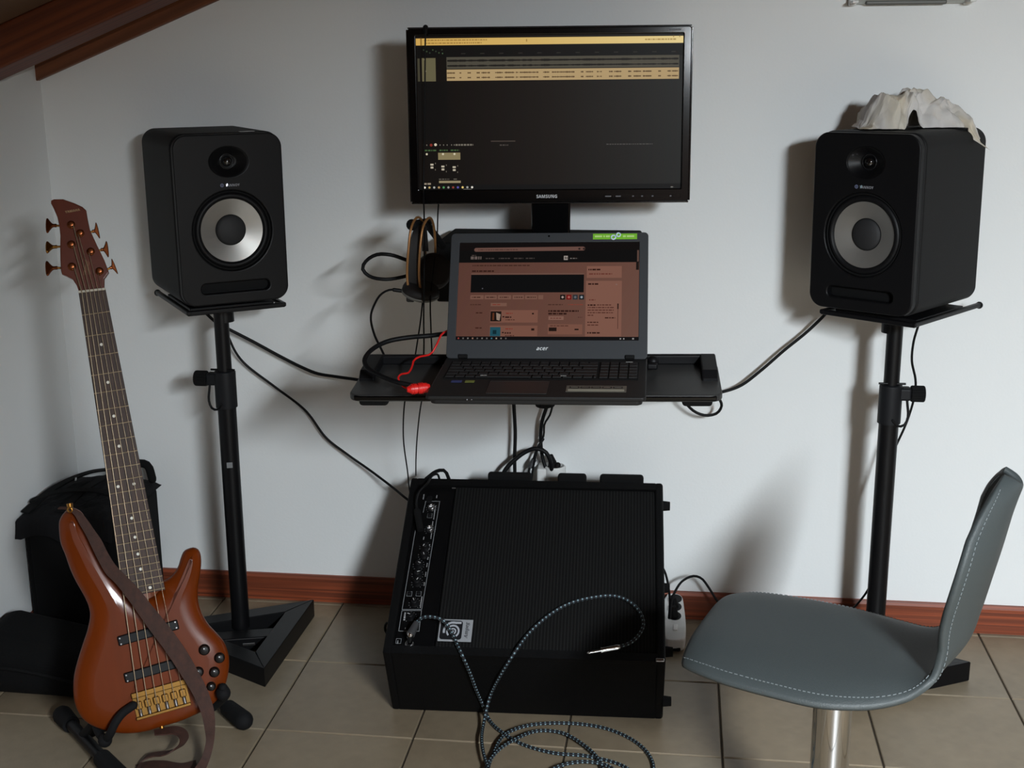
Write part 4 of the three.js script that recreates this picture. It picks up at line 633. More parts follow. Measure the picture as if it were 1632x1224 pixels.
// ------------------------------------------------------------------ bass guitar
{
  const [gb, gw, gu, gn] = [[-1.0600,0.0900,0.8840],[0.9138,0.0844,-0.3973],[-0.1920,0.9518,-0.2393],[0.3579,0.2949,0.8859]];
  const t = thing('bass_guitar', 'six-string electric bass guitar with amber wooden body leaning in the corner', 'bass guitar');
  t.matrixAutoUpdate = true;
  t.quaternion.setFromRotationMatrix(new THREE.Matrix4().makeBasis(V(...gw), V(...gu), V(...gn))); t.position.set(...gb);
  const bodyTex = tex(512, [0.5, 0.5], (u, v) => { const w = fbm(u, v, 3, 3, 3, 91), g = fbm(u, v, 40, 4, 4, 93), r = 0.5 + 0.5 * Math.sin(30 * u + 9 * w), k = 0.80 + 0.08 * (g - 0.5) + 0.03 * r; return [0.50 * k, 0.205 * k, 0.03 * k]; }, true);
  const body = phy({ map: bodyTex, roughness: 0.33, specularIntensity: 0.35, clearcoat: 0.16, clearcoatRoughness: 0.1 });
  // body, its edge rolled over more than an extrusion's bevel: rings moved inwards and forwards
  const out = [[-0.086,0.484],[-0.095,0.479],[-0.104,0.471],[-0.111,0.46],[-0.114,0.443],[-0.115,0.415],[-0.11,0.39],[-0.105,0.36],[-0.099,0.336],[-0.092,0.315],[-0.085,0.294],[-0.081,0.276],[-0.081,0.257],[-0.09,0.23],[-0.105,0.2],[-0.119,0.171],[-0.131,0.141],[-0.137,0.11],[-0.138,0.09],[-0.135,0.069],[-0.126,0.049],[-0.111,0.033],[-0.093,0.021],[-0.067,0.008],[-0.036,0],[-0.005,-0.002],[0.03,0.001],[0.06,0.003],[0.086,0.008],[0.113,0.015],[0.141,0.029],[0.159,0.049],[0.17,0.069],[0.179,0.097],[0.181,0.124],[0.175,0.15],[0.163,0.171],[0.149,0.194],[0.14,0.222],[0.138,0.249],[0.143,0.275],[0.151,0.3],[0.157,0.324],[0.158,0.34],[0.155,0.35],[0.147,0.356],[0.135,0.356],[0.125,0.352],[0.117,0.34],[0.108,0.322],[0.095,0.308],[0.083,0.301],[0.07,0.297],[0.059,0.278],[0.042,0.269],[0.024,0.27],[0.012,0.284],[0.002,0.301],[-0.01,0.325],[-0.021,0.353],[-0.033,0.385],[-0.044,0.413],[-0.053,0.436],[-0.059,0.455],[-0.065,0.471],[-0.075,0.48]];
  {
    const N = 260, c = new THREE.CatmullRomCurve3(out.map(p => V(p[0], p[1], 0)), true, 'centripetal'), P = c.getSpacedPoints(N).slice(0, N);
    let area = 0; P.forEach((p, i) => { const q = P[(i + 1) % N]; area += p.x * q.y - q.x * p.y; }); if (area < 0) P.reverse();
    const nor = P.map((p, i) => { const a = P[(i + N - 3) % N], b = P[(i + 3) % N]; return V(b.y - a.y, a.x - b.x, 0).normalize(); });   // outward
    // distance-limited inset so that the horns stay whole
    const reach = P.map((p, i) => { let m = 1; for (let j = 0; j < N; j++) { const d = Math.min(Math.abs(i - j), N - Math.abs(i - j)); if (d < 14) continue; const v = P[j].clone().sub(p), k = -v.dot(nor[i]); if (k > 0.004) { const r = v.lengthSq() / (2 * k); m = Math.min(m, r); } } return m; });
    for (let k = 0; k < 6; k++) for (let i = 0; i < N; i++) reach[i] = Math.min(reach[i], (reach[(i + 1) % N] + reach[(i + N - 1) % N] + reach[i]) / 3 + 0.002);
    const prof = [[0, -0.022], [0.0008, -0.0165], [0.0035, -0.0115], [0.009, -0.0072], [0.017, -0.0038], [0.026, -0.0014], [0.035, -0.0003], [0.042, 0]];
    const backP = [[0.009, -0.0385], [0.003, -0.036], [0.0006, -0.031], [0, -0.026]];
    const rings = [...backP, ...prof], pos = [], uv = [], idx = [];
    for (const [ins, z] of rings) for (let i = 0; i < N; i++) { const k = Math.min(ins, reach[i] * 0.8); pos.push(P[i].x - nor[i].x * k, P[i].y - nor[i].y * k, z); }
    for (let r = 0; r < rings.length - 1; r++) for (let i = 0; i < N; i++) { const a = r * N + i, b = r * N + (i + 1) % N; idx.push(a, b, a + N, b, b + N, a + N); }
    const cap = (r, flip) => { const pts = []; for (let i = 0; i < N; i++) pts.push(new THREE.Vector2(pos[(r * N + i) * 3], pos[(r * N + i) * 3 + 1])); for (const f of THREE.ShapeUtils.triangulateShape(pts, [])) idx.push(...(flip ? [f[0], f[2], f[1]] : f).map(k => r * N + k)); };
    cap(rings.length - 1, false); cap(0, true);
    for (let i = 0; i < pos.length; i += 3) uv.push(pos[i], pos[i + 1]);
    const g = new THREE.BufferGeometry(); g.setAttribute('position', new THREE.Float32BufferAttribute(pos, 3)); g.setAttribute('uv', new THREE.Float32BufferAttribute(uv, 2)); g.setIndex(idx); g.computeVertexNormals();
    mesh('body', g, body, t);
  }
  // neck, fretboard, frets
  const nL = [0.002,0.922], nR = [0.054,0.921], eL = [-0.005,0.282], eR = [0.075,0.282];
  const yN = (nL[1] + nR[1]) / 2, yE = (eL[1] + eR[1]) / 2;
  const edge = (y, s) => { const k = (y - yN) / (yE - yN); return s < 0 ? nL[0] + (eL[0] + 0.0002 - nL[0]) * k - 0.001 : nR[0] + (eR[0] - nR[0]) * k + 0.001; };
  const rose = std({ map: tex(256, [0.06, 0.5], (u, v) => { const g = fbm(u, v, 40, 5, 4, 95), k = 0.55 + 0.6 * g; return [0.27 * k, 0.18 * k, 0.14 * k]; }, true), roughness: 0.6 });
  const FB = 0.006;
  mesh('fretboard', boxUV(ext(shapeOf([[edge(yE, -1), yE], [edge(yE, 1), yE], [edge(yN, 1), yN], [edge(yN, -1), yN]]), 0.007, 0.0012, 2).translate(0, 0, -0.001)), rose, t);
  const neckWood = phy({ color: col(120, 62, 34), roughness: 0.4, clearcoat: 0.3, clearcoatRoughness: 0.2 });
  {
    const pos = [], idx = [], M = 14, ys = [yE - 0.06, yE + 0.06, yE + 0.12, (yE + yN) / 2, yN - 0.04, yN];
    ys.forEach((y) => { const a = edge(y, -1) + 0.001, b = edge(y, 1) - 0.001, cx = (a + b) / 2, r = (b - a) / 2; for (let k = 0; k <= M; k++) { const an = Math.PI * k / M; pos.push(cx - r * Math.cos(an), y, -0.001 - 0.02 * Math.pow(Math.sin(an), 0.8)); } });
    for (let i = 0; i < ys.length - 1; i++) for (let k = 0; k < M; k++) { const a = i * (M + 1) + k; idx.push(a, a + M + 1, a + 1, a + 1, a + M + 1, a + M + 2); }
    const g = new THREE.BufferGeometry(); g.setAttribute('position', new THREE.Float32BufferAttribute(pos, 3)); g.setIndex(idx); const q = g.toNonIndexed(); g.computeVertexNormals(); mesh('neck', boxUV(g), neckWood, t);
  }
  const scaleLen = (yN - yE) / (1 - Math.pow(2, -24.35 / 12)), fretY = (n) => yN - scaleLen * (1 - Math.pow(2, -n / 12));
  const fretM = std({ color: col(168, 150, 124), roughness: 0.3, metalness: 0.9 });
  for (let n = 1; n <= 24; n++) { const y = fretY(n), a = edge(y, -1), b = edge(y, 1); mesh('fret', rod([a, y, FB + 0.0004], [b, y, FB + 0.0004], 0.0011, 0.0011, 8), fretM, t); }
  const pearl = std({ color: col(225, 222, 210), roughness: 0.3 });
  for (const n of [3, 5, 7, 9, 12, 15, 17, 19, 21, 24]) { const y = (fretY(n) + fretY(n - 1)) / 2, cx = (edge(y, -1) + edge(y, 1)) / 2; mesh('inlay_dot', cyl(0.0031, 0.0031, 0.0008, 18).rotateX(Math.PI / 2).translate(cx + (n === 12 ? 0.016 : n === 24 ? 0.012 : 0), y, FB + 0.0001), pearl, t); if (n === 12) mesh('inlay_dot', cyl(0.0031, 0.0031, 0.0008, 18).rotateX(Math.PI / 2).translate(cx - 0.016, y, FB + 0.0001), pearl, t); }
  mesh('nut', rb(nR[0] - nL[0] + 0.002, 0.005, 0.009, 0.001, 0, 0, 0.0045).rotateZ(Math.atan2(nR[1] - nL[1], nR[0] - nL[0])).translate((nL[0] + nR[0]) / 2, yN + 0.001, 0), std({ color: col(190, 184, 168), roughness: 0.5 }), t);
  // headstock
  const hs = [[0.002,0.922],[-0.001,0.938],[-0.007,0.952],[-0.018,0.96],[-0.026,0.965],[-0.027,0.973],[-0.025,0.994],[-0.022,1.016],[-0.017,1.046],[-0.016,1.066],[-0.017,1.085],[-0.021,1.102],[-0.025,1.115],[-0.024,1.121],[-0.018,1.123],[-0,1.121],[0.021,1.11],[0.036,1.1],[0.042,1.092],[0.042,1.075],[0.043,1.051],[0.052,1.017],[0.062,0.983],[0.067,0.956],[0.056,0.944],[0.052,0.921]];
  mesh('headstock', boxUV(ext(shapeOf(hs), 0.015, 0.0025, 3).translate(0, 0, -0.0155)), phy({ color: col(92, 38, 20), roughness: 0.3, clearcoat: 0.6, clearcoatRoughness: 0.12 }), t);
  const dl = decal(0.036, 0.009, 200, 50, (x) => { x.fillStyle = '#a98a62'; x.font = 'bold 40px sans-serif'; x.textAlign = 'center'; x.textBaseline = 'middle'; x.fillText('YAMAHA', 100, 26, 190); }, t, 'logo_print'); { const p = [0.015,1.094]; dl.position.set(p[0], p[1], 0.0004); dl.rotation.z = 0.06; }
  const dl2 = decal(0.03, 0.045, 120, 180, (x) => { x.strokeStyle = 'rgba(165,120,80,0.8)'; x.lineWidth = 4; x.beginPath(); for (let k = 0; k < 4; k++) { x.moveTo(20 + k * 18, 160); x.bezierCurveTo(10 + k * 20, 110, 70 - k * 6, 90, 40 + k * 14, 20 + k * 12); } x.stroke(); }, t, 'ornament_print'); { const p = [0.027,0.974]; dl2.position.set(p[0], p[1], 0.0004); }
  const posts = [[0.008,1.065], [0.002,1.024], [-0.004,0.978], [0.023,1.045], [0.038,1.004], [0.049,0.961]];
  const tips = [[-0.041,1.073], [-0.048,1.028], [-0.055,0.984], [0.058,1.05], [0.071,1.008], [0.08,0.97]];
  const ent = [[-0.014,1.07], [-0.019,1.026], [-0.025,0.982], [0.042,1.049], [0.052,1.009], [0.066,0.967]];
  posts.forEach((p, i) => {
    const e = ent[i], q = tips[i], d = V(q[0] - e[0], q[1] - e[1], 0), L = d.length(); d.normalize();
    const g = mesh('tuning_peg', merge(lathe([[0.0085, 0], [0.0085, 0.0015], [0.006, 0.003], [0.0045, 0.0035], [0.0045, 0.011], [0.0052, 0.012], [0.0005, 0.012]], 20).rotateX(Math.PI / 2).translate(p[0], p[1], 0), rod([p[0], p[1], -0.02], [p[0], p[1], -0.014], 0.011)), MAT.goldDark, t);
    mesh('peg_shaft', rod([p[0], p[1], -0.0195], [e[0] + d.x * L * 0.4, e[1] + d.y * L * 0.4, -0.0195], 0.0023), MAT.gold, g);
    const f = shapeOf([[0.0, 0.0025], [0.008, 0.003], [0.014, 0.008], [0.019, 0.0135], [0.0225, 0.013], [0.0225, -0.013], [0.019, -0.0135], [0.014, -0.008], [0.008, -0.003], [0.0, -0.0025]], true);
    mesh('peg_button', ext(f, 0.007, 0.0028, 3).scale(L / 0.03, 1.25, 1).translate(L * 0.3, 0, -0.0035).rotateX(i === 1 ? 0.7 : 0.35).rotateZ(Math.atan2(d.y, d.x)).translate(e[0], e[1], -0.0195), i === 1 ? MAT.gold : MAT.goldDark, g);
  });
  // pickups, bridge, strings, knobs
  const quad = (name, c, w, h, ang, z) => mesh(name, rb(w, h, 0.012, 0.003, 0, 0, 0).rotateZ(ang).translate(c[0], c[1], z), MAT.blackPlastic, t);
  const pA = [0.029,0.201], pB = [0.03,0.124];
  const pa = Math.atan2([0.092,0.215][1] - [-0.034,0.203][1], [0.092,0.215][0] - [-0.034,0.203][0]);
  for (const c of [pA, pB]) {
    const k = quad('pickup', c, 0.124, 0.0205, pa * 0.9, 0.003);
    for (const s of [-1, 1]) for (const e of [-1, 1]) { const x = s * 0.057, y = e * 0.006; mesh('screw', cyl(0.0016, 0.0016, 0.001, 10).rotateX(Math.PI / 2).translate(c[0] + x * Math.cos(pa) - y * Math.sin(pa), c[1] + x * Math.sin(pa) + y * Math.cos(pa), 0.0093), MAT.steel, k); }
  }
  const b1 = [-0.023,0.076], b2 = [0.092,0.084], b3 = [-0.018,0.034], bc = [0.033,0.061], ba = pa * 0.75;
  const R = (x, y, z) => V(x, y, z).applyAxisAngle(V(0, 0, 1), ba).add(V(bc[0], bc[1], 0)).toArray();
  const bw = 0.112, rot = (g) => g.rotateZ(ba).translate(bc[0], bc[1], 0);
  const bridgeM = std({ color: col(128, 94, 46), roughness: 0.42, metalness: 0.9 });
  const br = mesh('bridge', rot(merge(rb(bw, 0.05, 0.003, 0.001, 0, 0, 0.0015), rb(bw, 0.006, 0.013, 0.0015, 0, -0.025, 0.0065), rb(bw, 0.012, 0.008, 0.002, 0, 0.022, 0.004))), bridgeM, t);
  const strM = std({ color: col(168, 150, 126), roughness: 0.35, metalness: 0.85 });
  for (let i = 0; i < 6; i++) {
    const x = -bw / 2 + 0.011 + i * 0.018;
    const sd = mesh('saddle', rot(merge(rb(0.0125, 0.016, 0.010, 0.002, x, 0.001, 0.0075), rod([x, -0.025, 0.008], [x, 0.0, 0.008], 0.0016, 0.0016, 8))), bridgeM, br);
    mesh('intonation_spring', rot(rod([x, -0.021, 0.0085], [x, -0.008, 0.0085], 0.0036, 0.0036, 12)), MAT.steel, sd);
    const s0 = R(x, 0.004, 0.0135), top = [nL[0] + 0.006 + (nR[0] - nL[0] - 0.012) * i / 5, yN + 0.001, 0.0105];
    const order = [2, 1, 0, 3, 4, 5][i], pp = posts[order];
    const rad = 0.00125 - i * 0.00015;
    mesh('string', merge(rod(R(x, -0.024, 0.01), s0, rad, rad, 6), rod(s0, top, rad, rad, 6), rod(top, [pp[0] + (i < 3 ? 0.004 : -0.004), pp[1], 0.006], rad, rad, 6)), strM, t);
  }
  for (const [p, r] of [[[0.134,0.143], 0.0098], [[0.162,0.12], 0.0092], [[0.115,0.1], 0.0092], [[0.147,0.093], 0.0092], [[0.136,0.065], 0.0078]]) {
    const k = mesh('knob', lathe([[r + 0.002, 0], [r + 0.002, 0.0012], [r, 0.002], [r * 0.97, 0.012], [r * 0.85, 0.0145], [0.0005, 0.0148]], 24).rotateX(Math.PI / 2).translate(p[0], p[1], 0), black(20, 16, 14, 0.45), t);
    mesh('marker_dot', cyl(0.0014, 0.0014, 0.0006, 10).rotateX(Math.PI / 2).translate(p[0], p[1] + r * 0.4, 0.0149), MAT.steel, k);
  }
  const sb = [-0.085,0.481], sb2 = [0.024,-0.003];
  mesh('strap_button', rod([sb[0], sb[1] - 0.004, -0.016], [sb[0], sb[1] + 0.012, -0.016], 0.005, 0.0065), MAT.gold, t);
  mesh('strap_button', rod([sb2[0], sb2[1] + 0.006, -0.018], [sb2[0], sb2[1] - 0.012, -0.018], 0.005, 0.0065), MAT.gold, t);
}
{
  const t = thing('guitar_strap', 'brown leather strap hanging across the amber bass guitar down to the floor', 'strap', [0, 0, 0]);
  const leather = std({ map: tex(256, 0.12, (u, v) => { const k = 0.8 + 0.4 * (fbm(u, v, 12, 12, 4, 101) - 0.5); return [0.30 * k, 0.17 * k, 0.125 * k]; }, true), roughness: 0.72, bumpMap: MAT.grain, bumpScale: 0.0006 });
  mesh('band', ribbon([[-1.25,0.545,0.814],[-1.235,0.545,0.815],[-1.216,0.535,0.815],[-1.203,0.515,0.819],[-1.189,0.494,0.824],[-1.175,0.468,0.83],[-1.16,0.441,0.836],[-1.145,0.417,0.84],[-1.127,0.4,0.842],[-1.107,0.375,0.844],[-1.085,0.344,0.847],[-1.06,0.307,0.85],[-1.035,0.272,0.852],[-1.011,0.235,0.854],[-0.99,0.201,0.857],[-0.972,0.17,0.86],[-0.961,0.148,0.863],[-0.952,0.125,0.867],[-0.947,0.098,0.87],[-0.945,0.07,0.872],[-0.949,0.043,0.888],[-0.959,0.026,0.921]], [[-1.247,0.548,0.811],[-1.226,0.547,0.81],[-1.204,0.538,0.809],[-1.19,0.523,0.811],[-1.176,0.505,0.815],[-1.16,0.483,0.818],[-1.146,0.459,0.824],[-1.131,0.436,0.828],[-1.118,0.423,0.831],[-1.1,0.405,0.832],[-1.082,0.385,0.832],[-1.054,0.348,0.834],[-1.03,0.317,0.835],[-1.007,0.285,0.836],[-0.983,0.248,0.839],[-0.965,0.215,0.842],[-0.949,0.185,0.846],[-0.939,0.162,0.85],[-0.929,0.132,0.856],[-0.927,0.095,0.862],[-0.93,0.061,0.869],[-0.935,0.033,0.886],[-0.94,0.014,0.917]], 0.0028, 120), leather, t);
  mesh('tail', ribbon([[-1.057,0.085,0.87],[-1.039,0.085,0.858],[-1.021,0.08,0.841],[-1.01,0.07,0.83],[-1.003,0.058,0.826],[-1,0.05,0.832],[-1.005,0.042,0.845],[-1.019,0.035,0.852],[-1.04,0.028,0.853],[-1.064,0.022,0.85],[-1.083,0.016,0.852],[-1.088,0.012,0.866],[-1.085,0.009,0.888],[-1.075,0.006,0.925]], [[-1.048,0.085,0.889],[-1.028,0.085,0.885],[-1.015,0.08,0.872],[-1.008,0.07,0.863],[-1.007,0.058,0.858],[-1.009,0.05,0.862],[-1.017,0.042,0.866],[-1.028,0.035,0.873],[-1.045,0.028,0.873],[-1.066,0.022,0.868],[-1.083,0.016,0.872],[-1.09,0.012,0.881],[-1.089,0.009,0.903],[-1.089,0.006,0.936]], 0.0028, 80), leather, t);
  mesh('end_tab', ribbon([[-1.101,0.004,0.876],[-1.079,0.006,0.862],[-1.045,0.008,0.859],[-1.005,0.006,0.861],[-0.981,0.006,0.846]], [[-1.077,0.004,0.913],[-1.058,0.006,0.899],[-1.03,0.008,0.894],[-0.992,0.006,0.896],[-0.96,0.006,0.888]], 0.003, 30), leather, t);
  mesh('buckle', lathe([[0.0035, 0], [0.0065, 0.0005], [0.0065, 0.0025], [0.0035, 0.003]], 18).rotateX(Math.PI / 2).translate(...[-1.221,0.546,0.818]), MAT.gold, t);
}
{
  const t = thing('guitar_stand', 'low black folding floor stand with foam arms cradling the bass guitar', 'guitar stand', [0, 0, 0]);
  const foam = black(15, 15, 17, 0.8);
  const bar = (pts, name) => mesh(name, cable(pts, 0.013, 14), MAT.blackMetal, t);
  const l0 = [-1.335,0.022,0.724], l1 = [-1.098,0.022,0.954], r0 = [-1.073,0.022,0.561], r1 = [-0.926,0.022,0.699];
  bar([l0, l1], 'foot_bar'); bar([r0, r1], 'foot_bar');
  const end = (a, b, k) => { const m = a.map((v, i) => v + (b[i] - v) * k); mesh('rubber_end', merge(rod(a, m, 0.0215, 0.019, 20), ball(0.0215, ...a, 16)), foam, t); };
  end(l0, l1, 0.16); end(l1, l0, 0.3); end(r1, r0, 0.36); end(r0, r1, 0.1);
  const back = [(l0[0] + r0[0]) / 2 - 0.02, 0.026, 0.66];
  const c0 = l0.map((v, i) => v + (l1[i] - v) * 0.35), c1 = r0.map((v, i) => v + (r1[i] - v) * 0.35);
  mesh('cross_bar', cable([c0, [(c0[0] + c1[0]) / 2, 0.03, (c0[2] + c1[2]) / 2 - 0.02], c1], 0.011, 12), MAT.blackMetal, t);
  const yl = [[-1.188,0.092,0.867], [-1.165,0.078,0.891], [-1.141,0.085,0.913], [-1.125,0.106,0.925], [-1.115,0.127,0.921], [-1.103,0.143,0.908], [-1.085,0.154,0.895]];
  mesh('yoke_arm', cable([c0, yl[0], ...yl], 0.0088, 12), foam, t);
  const yr = [[-0.963,0.095,0.781], [-0.941,0.117,0.793], [-0.924,0.137,0.809], [-0.915,0.157,0.821], [-0.919,0.167,0.824]];
  mesh('yoke_arm', cable([c1, ...yr], 0.0095, 12), foam, t);
  mesh('yoke_tip', ball(0.0155, ...[-0.92,0.153,0.822], 16), foam, t);
  mesh('yoke_tip', ball(0.0145, ...[-1.146,0.079,0.911], 16), foam, t);
}

// ------------------------------------------------------------------ black box with bag, soft case
{
  const t = thing('black_cabinet', 'small black cabinet standing in the dark corner behind the bass guitar', 'cabinet', [-1.483, 0, 0.195]);
  const m = black(7, 7, 8, 0.85);
  mesh('carcass', boxUV(rb(0.236, 0.325, 0.285, 0.012, 0, 0.166, 0, 3)), m, t);
  mesh('front_cloth', boxUV(rb(0.2, 0.28, 0.006, 0.004, 0, 0.166, 0.1435)), MAT.blackMatte, t);
  mesh('side_seam', rb(0.003, 0.28, 0.02, 0.001, 0.1175, 0.17, 0.09), MAT.rubber, t);
  for (const [x, z] of [[-0.09, -0.11], [0.09, -0.11], [-0.09, 0.11], [0.09, 0.11]]) mesh('foot', cyl(0.014, 0.012, 0.005, 16).translate(x, 0.0025, z), MAT.rubber, t);
}
{
  const t = thing('soft_bag', 'collapsed black fabric bag with straps lying on top of the small black cabinet', 'bag', [-1.484, 0.329, 0.2]);
  const fab = black(22, 22, 24, 0.95, { bumpMap: MAT.paintBump, bumpScale: 0.002 });
  const N = 60, M = 60, pos = [], uv = [], idx = [];
  for (let i = 0; i <= N; i++) for (let j = 0; j <= M; j++) {
    const u = i / N * 2 - 1, v = j / M * 2 - 1, e = Math.max(0, 1 - Math.pow(Math.abs(u), 5)) * Math.max(0, 1 - Math.pow(Math.abs(v), 5));
    const n = fbm(i / N, j / M, 4, 4, 4, 111);
    let y = 0.028 * Math.pow(e, 0.5) + 0.035 * (n - 0.42) * e + 0.012 * e * (v < 0 ? -v : 0);
    let hang = v > 0.9 ? (v - 0.9) * 0.55 * (0.5 + n) : 0;
    pos.push(u * 0.126, Math.max(0.001, y) - hang * (v > 0.94 ? 1 : 0) * 0.6, v * (0.15 + 0.012 * n) + (v > 0.9 ? 0.004 : 0)); uv.push(u * 0.12, v * 0.15);
  }
  for (let i = 0; i < N; i++) for (let j = 0; j < M; j++) { const a = i * (M + 1) + j, b = a + M + 1; idx.push(a, a + 1, b, b, a + 1, b + 1); }
  const g = new THREE.BufferGeometry(); g.setAttribute('position', new THREE.Float32BufferAttribute(pos, 3)); g.setAttribute('uv', new THREE.Float32BufferAttribute(uv, 2)); g.setIndex(idx); g.computeVertexNormals();
  mesh('bag_body', g, fab, t);
  const strap = black(12, 12, 13, 0.9);
  const st = (a, b, w) => mesh('bag_strap', ribbon(a, b, 0.004, 40), strap, t);
  st([[-0.12, 0.02, 0.13], [-0.09, 0.05, 0.02], [-0.03, 0.064, -0.07], [0.04, 0.066, -0.1]], [[-0.095, 0.02, 0.14], [-0.068, 0.05, 0.03], [-0.015, 0.066, -0.05], [0.045, 0.068, -0.075]]);
  st([[-0.02, 0.03, 0.15], [0.0, 0.055, 0.06], [0.02, 0.064, -0.02], [0.06, 0.066, -0.09]], [[0.005, 0.03, 0.15], [0.022, 0.055, 0.06], [0.042, 0.064, -0.01], [0.08, 0.064, -0.08]]);
  st([[-0.11, 0.04, 0.09], [-0.05, 0.058, 0.07], [0.03, 0.06, 0.05], [0.1, 0.045, 0.04]], [[-0.11, 0.036, 0.105], [-0.05, 0.054, 0.088], [0.03, 0.056, 0.068], [0.1, 0.04, 0.056]]);
  mesh('bag_handle', cable([[0.06, 0.04, -0.12], [0.08, 0.07, -0.125], [0.105, 0.066, -0.125], [0.118, 0.03, -0.12]], 0.011, 10), strap, t);
  mesh('zip_pull', rb(0.004, 0.003, 0.022, 0.001).rotateY(0.4).translate(-0.03, 0.068, 0.01), MAT.steel, t);
}
{
  const t = thing('soft_case', 'low soft black case lying against the left wall by the bass guitar', 'case', [-1.43, 0, 0.53]);
  t.userData.label = 'low soft black case lying on the tiles in front of the small black cabinet';
  const g = boxUV(new RoundedBoxGeometry(0.35, 0.15, 0.21, 6, 0.05)), P = g.attributes.position;
  for (let i = 0; i < P.count; i++) { const x = P.getX(i), y = P.getY(i), z = P.getZ(i), n = Math.sin(x * 31 + z * 17) * 0.004 + Math.sin(z * 43 - x * 13) * 0.003; P.setXYZ(i, x, (y + 0.075) * (1 - 0.45 * Math.max(0, x + 0.05) / 0.22) + (y > 0 ? n : 0) + 0.001, z * (1 - 0.15 * Math.max(0, y) / 0.075)); }
  g.computeVertexNormals();
  mesh('case_shell', g, black(7, 7, 8, 0.95, { bumpMap: MAT.paintBump, bumpScale: 0.0012 }), t);
  mesh('zip_line', cable([[-0.16, 0.09, 0.119], [-0.05, 0.088, 0.1215], [0.06, 0.07, 0.1215], [0.15, 0.045, 0.1195]], 0.0035), MAT.rubber, t);
}

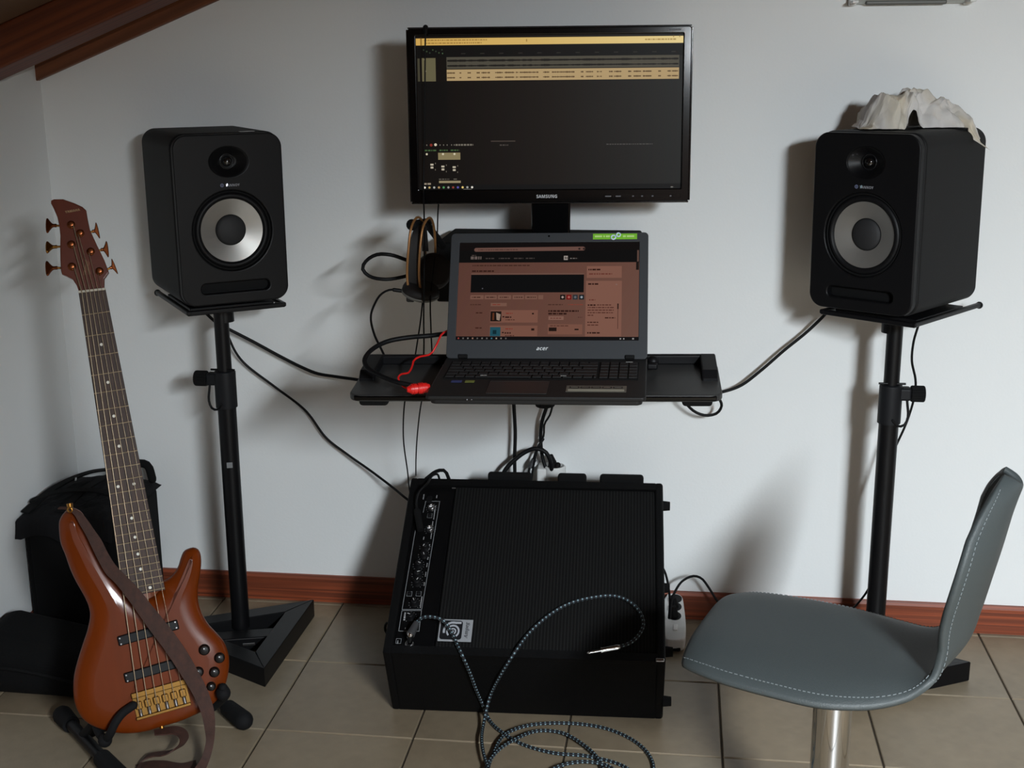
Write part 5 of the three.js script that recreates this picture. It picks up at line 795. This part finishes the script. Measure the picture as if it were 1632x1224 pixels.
// ------------------------------------------------------------------ stool
{
  const S = 1;
  const t = thing('bar_stool', 'grey leatherette bar stool with chrome post and stitched curved backrest', 'stool', [0.288, 0, 1.175], [0, -1.88, 0]);
  const leather = std({ color: col(64, 70, 71), roughness: 0.5, bumpMap: MAT.grain, bumpScale: 0.00035 });
  // profile [forward, height] and half-width along the shell from the front lip to the top of the back
  const prof = [[0.240, -0.026], [0.241, -0.014], [0.232, -0.004], [0.2, 0.002], [0.15, 0.002], [0.08, 0.0], [0.0, -0.003], [-0.07, -0.002], [-0.125, 0.001], [-0.158, 0.014], [-0.180, 0.045], [-0.192, 0.092], [-0.204, 0.15], [-0.215, 0.205], [-0.224, 0.255], [-0.231, 0.285], [-0.236, 0.303]];
  const wid = [0.100, 0.124, 0.148, 0.168, 0.182, 0.188, 0.186, 0.164, 0.132, 0.105, 0.098, 0.110, 0.124, 0.118, 0.086, 0.052, 0.014];
  const pc = new THREE.CatmullRomCurve3(prof.map(p => V(0, p[1], p[0])), false, 'centripetal'), wc = new THREE.CatmullRomCurve3(wid.map((w, i) => V(i, w, 0)), false, 'catmullrom');
  const N = 120, M = 64, th = 0.013;
  const point = (i, j) => {
    const v = i / N, p = pc.getPoint(v), tg = pc.getTangent(v), nn = V(0, -tg.z, tg.y);      // towards the sitter
    const w = wc.getPoint(v).y, u = j / M * 2 - 1, bk = Math.min(1, Math.max(0, (v - 0.42) / 0.3)), back = bk * bk * (3 - 2 * bk), seat = 1 - back;
    const topv = Math.min(1, Math.max(0, (v - 0.84) / 0.16));
    return { p: V(u * w, p.y - seat * 0.028 * Math.pow(Math.abs(u), 4), p.z).add(nn.clone().multiplyScalar(back * (0.042 - 0.02 * topv) * u * u)), n: nn };
  };
  const grid = []; for (let i = 0; i <= N; i++) { grid.push([]); for (let j = 0; j <= M; j++) grid[i].push(point(i, j).p); }
  const nrm = (i, j) => { const a = grid[Math.min(N, i + 1)][j], b = grid[Math.max(0, i - 1)][j], c = grid[i][Math.min(M, j + 1)], d = grid[i][Math.max(0, j - 1)]; return a.clone().sub(b).cross(c.clone().sub(d)).normalize(); };
  const sgn = nrm(N >> 2, M >> 1).y > 0 ? 1 : -1;
  const pos = [], uv = [], idx = [], id = (s, i, j) => s * (N + 1) * (M + 1) + i * (M + 1) + j;
  for (const s of [0, 1]) for (let i = 0; i <= N; i++) for (let j = 0; j <= M; j++) { const e0 = Math.min(1, Math.min(j, M - j) / 4, i / 4, (N - i) / 4), e = Math.sqrt(e0 * (2 - e0)), p = grid[i][j].clone().add(nrm(i, j).multiplyScalar(sgn * (s ? -th : 0) * 1 + sgn * (s ? 1 : -1) * 0.003 * (1 - e))); pos.push(p.x, p.y, p.z); uv.push(j / M * 0.36, i / N * 0.8); }
  for (const s of [0, 1]) for (let i = 0; i < N; i++) for (let j = 0; j < M; j++) { const a = id(s, i, j), b = id(s, i + 1, j), c = id(s, i, j + 1), d = id(s, i + 1, j + 1); s ? idx.push(a, c, b, b, c, d) : idx.push(a, b, c, b, d, c); }
  const wall = (A, B) => { for (let k = 0; k < A.length - 1; k++) idx.push(A[k], B[k], A[k + 1], A[k + 1], B[k], B[k + 1]); };
  const rim = (s) => { const r = []; for (let i = 0; i <= N; i++) r.push(id(s, i, 0)); for (let j = 1; j <= M; j++) r.push(id(s, N, j)); for (let i = N - 1; i >= 0; i--) r.push(id(s, i, M)); for (let j = M - 1; j >= 0; j--) r.push(id(s, 0, j)); return r; };
  wall(rim(0), rim(1));
  const g = new THREE.BufferGeometry(); g.setAttribute('position', new THREE.Float32BufferAttribute(pos, 3)); g.setAttribute('uv', new THREE.Float32BufferAttribute(uv, 2)); g.setIndex(idx); g.computeVertexNormals();
  const y0 = 0.513;
  mesh('seat_shell', g.scale(S, S, S).translate(0, y0, 0), leather, t);
  // stitching along the rim, both faces
  const st = [], thread = std({ color: col(112, 119, 121), roughness: 0.8 });
  const seam = (s, list) => { for (let k = 0; k < list.length - 1; k++) { const A = list[k], B = list[k + 1], f = (q) => { const n = nrm(q[0], q[1]).multiplyScalar(sgn); return grid[q[0]][q[1]].clone().add(n.multiplyScalar(s ? -th - 0.0004 : 0.0004)); }, a = f(A), b = f(B), L = a.distanceTo(b), c = Math.max(1, Math.round(L / 0.0075)); for (let m = 0; m < c; m++) { const p = a.clone().lerp(b, (m + 0.15) / c), q = a.clone().lerp(b, (m + 0.75) / c); st.push(rod(p.toArray(), q.toArray(), 0.0009, 0.0009, 5)); } } };
  for (const s of [0, 1]) { const l = []; for (let i = 6; i <= N - 6; i += 2) l.push([i, 3]); seam(s, l); const r = []; for (let i = 6; i <= N - 6; i += 2) r.push([i, M - 3]); seam(s, r); const tp = []; for (let j = 3; j <= M - 3; j += 2) tp.push([6, j]); seam(s, tp); }
  const sm = mesh('stitching', merge(st).scale(S, S, S).translate(0, y0, 0), thread, t); sm.userData.kind = 'stuff';
  mesh('seat_bracket', merge(rb(0.16, 0.006, 0.16, 0.003, 0, y0 - 0.024, 0), lathe([[0.045, y0 - 0.05], [0.048, y0 - 0.026], [0.0005, y0 - 0.026]], 24)), MAT.blackMetal, t);
  mesh('chrome_post', lathe([[0.0005, 0.03], [0.032, 0.03], [0.032, y0 - 0.034], [0.030, y0 - 0.03], [0.0005, y0 - 0.03]], 48).translate(-0.012, 0, 0.016), std({ color: col(205, 205, 206), roughness: 0.06, metalness: 1 }), t);
  mesh('base_plate', lathe([[0.0005, 0.0], [0.19, 0.0], [0.193, 0.004], [0.185, 0.009], [0.12, 0.018], [0.06, 0.032], [0.04, 0.05], [0.033, 0.06]], 64).translate(-0.012, 0, 0.016), MAT.chrome, t);
}

renderer.render(scene, camera);
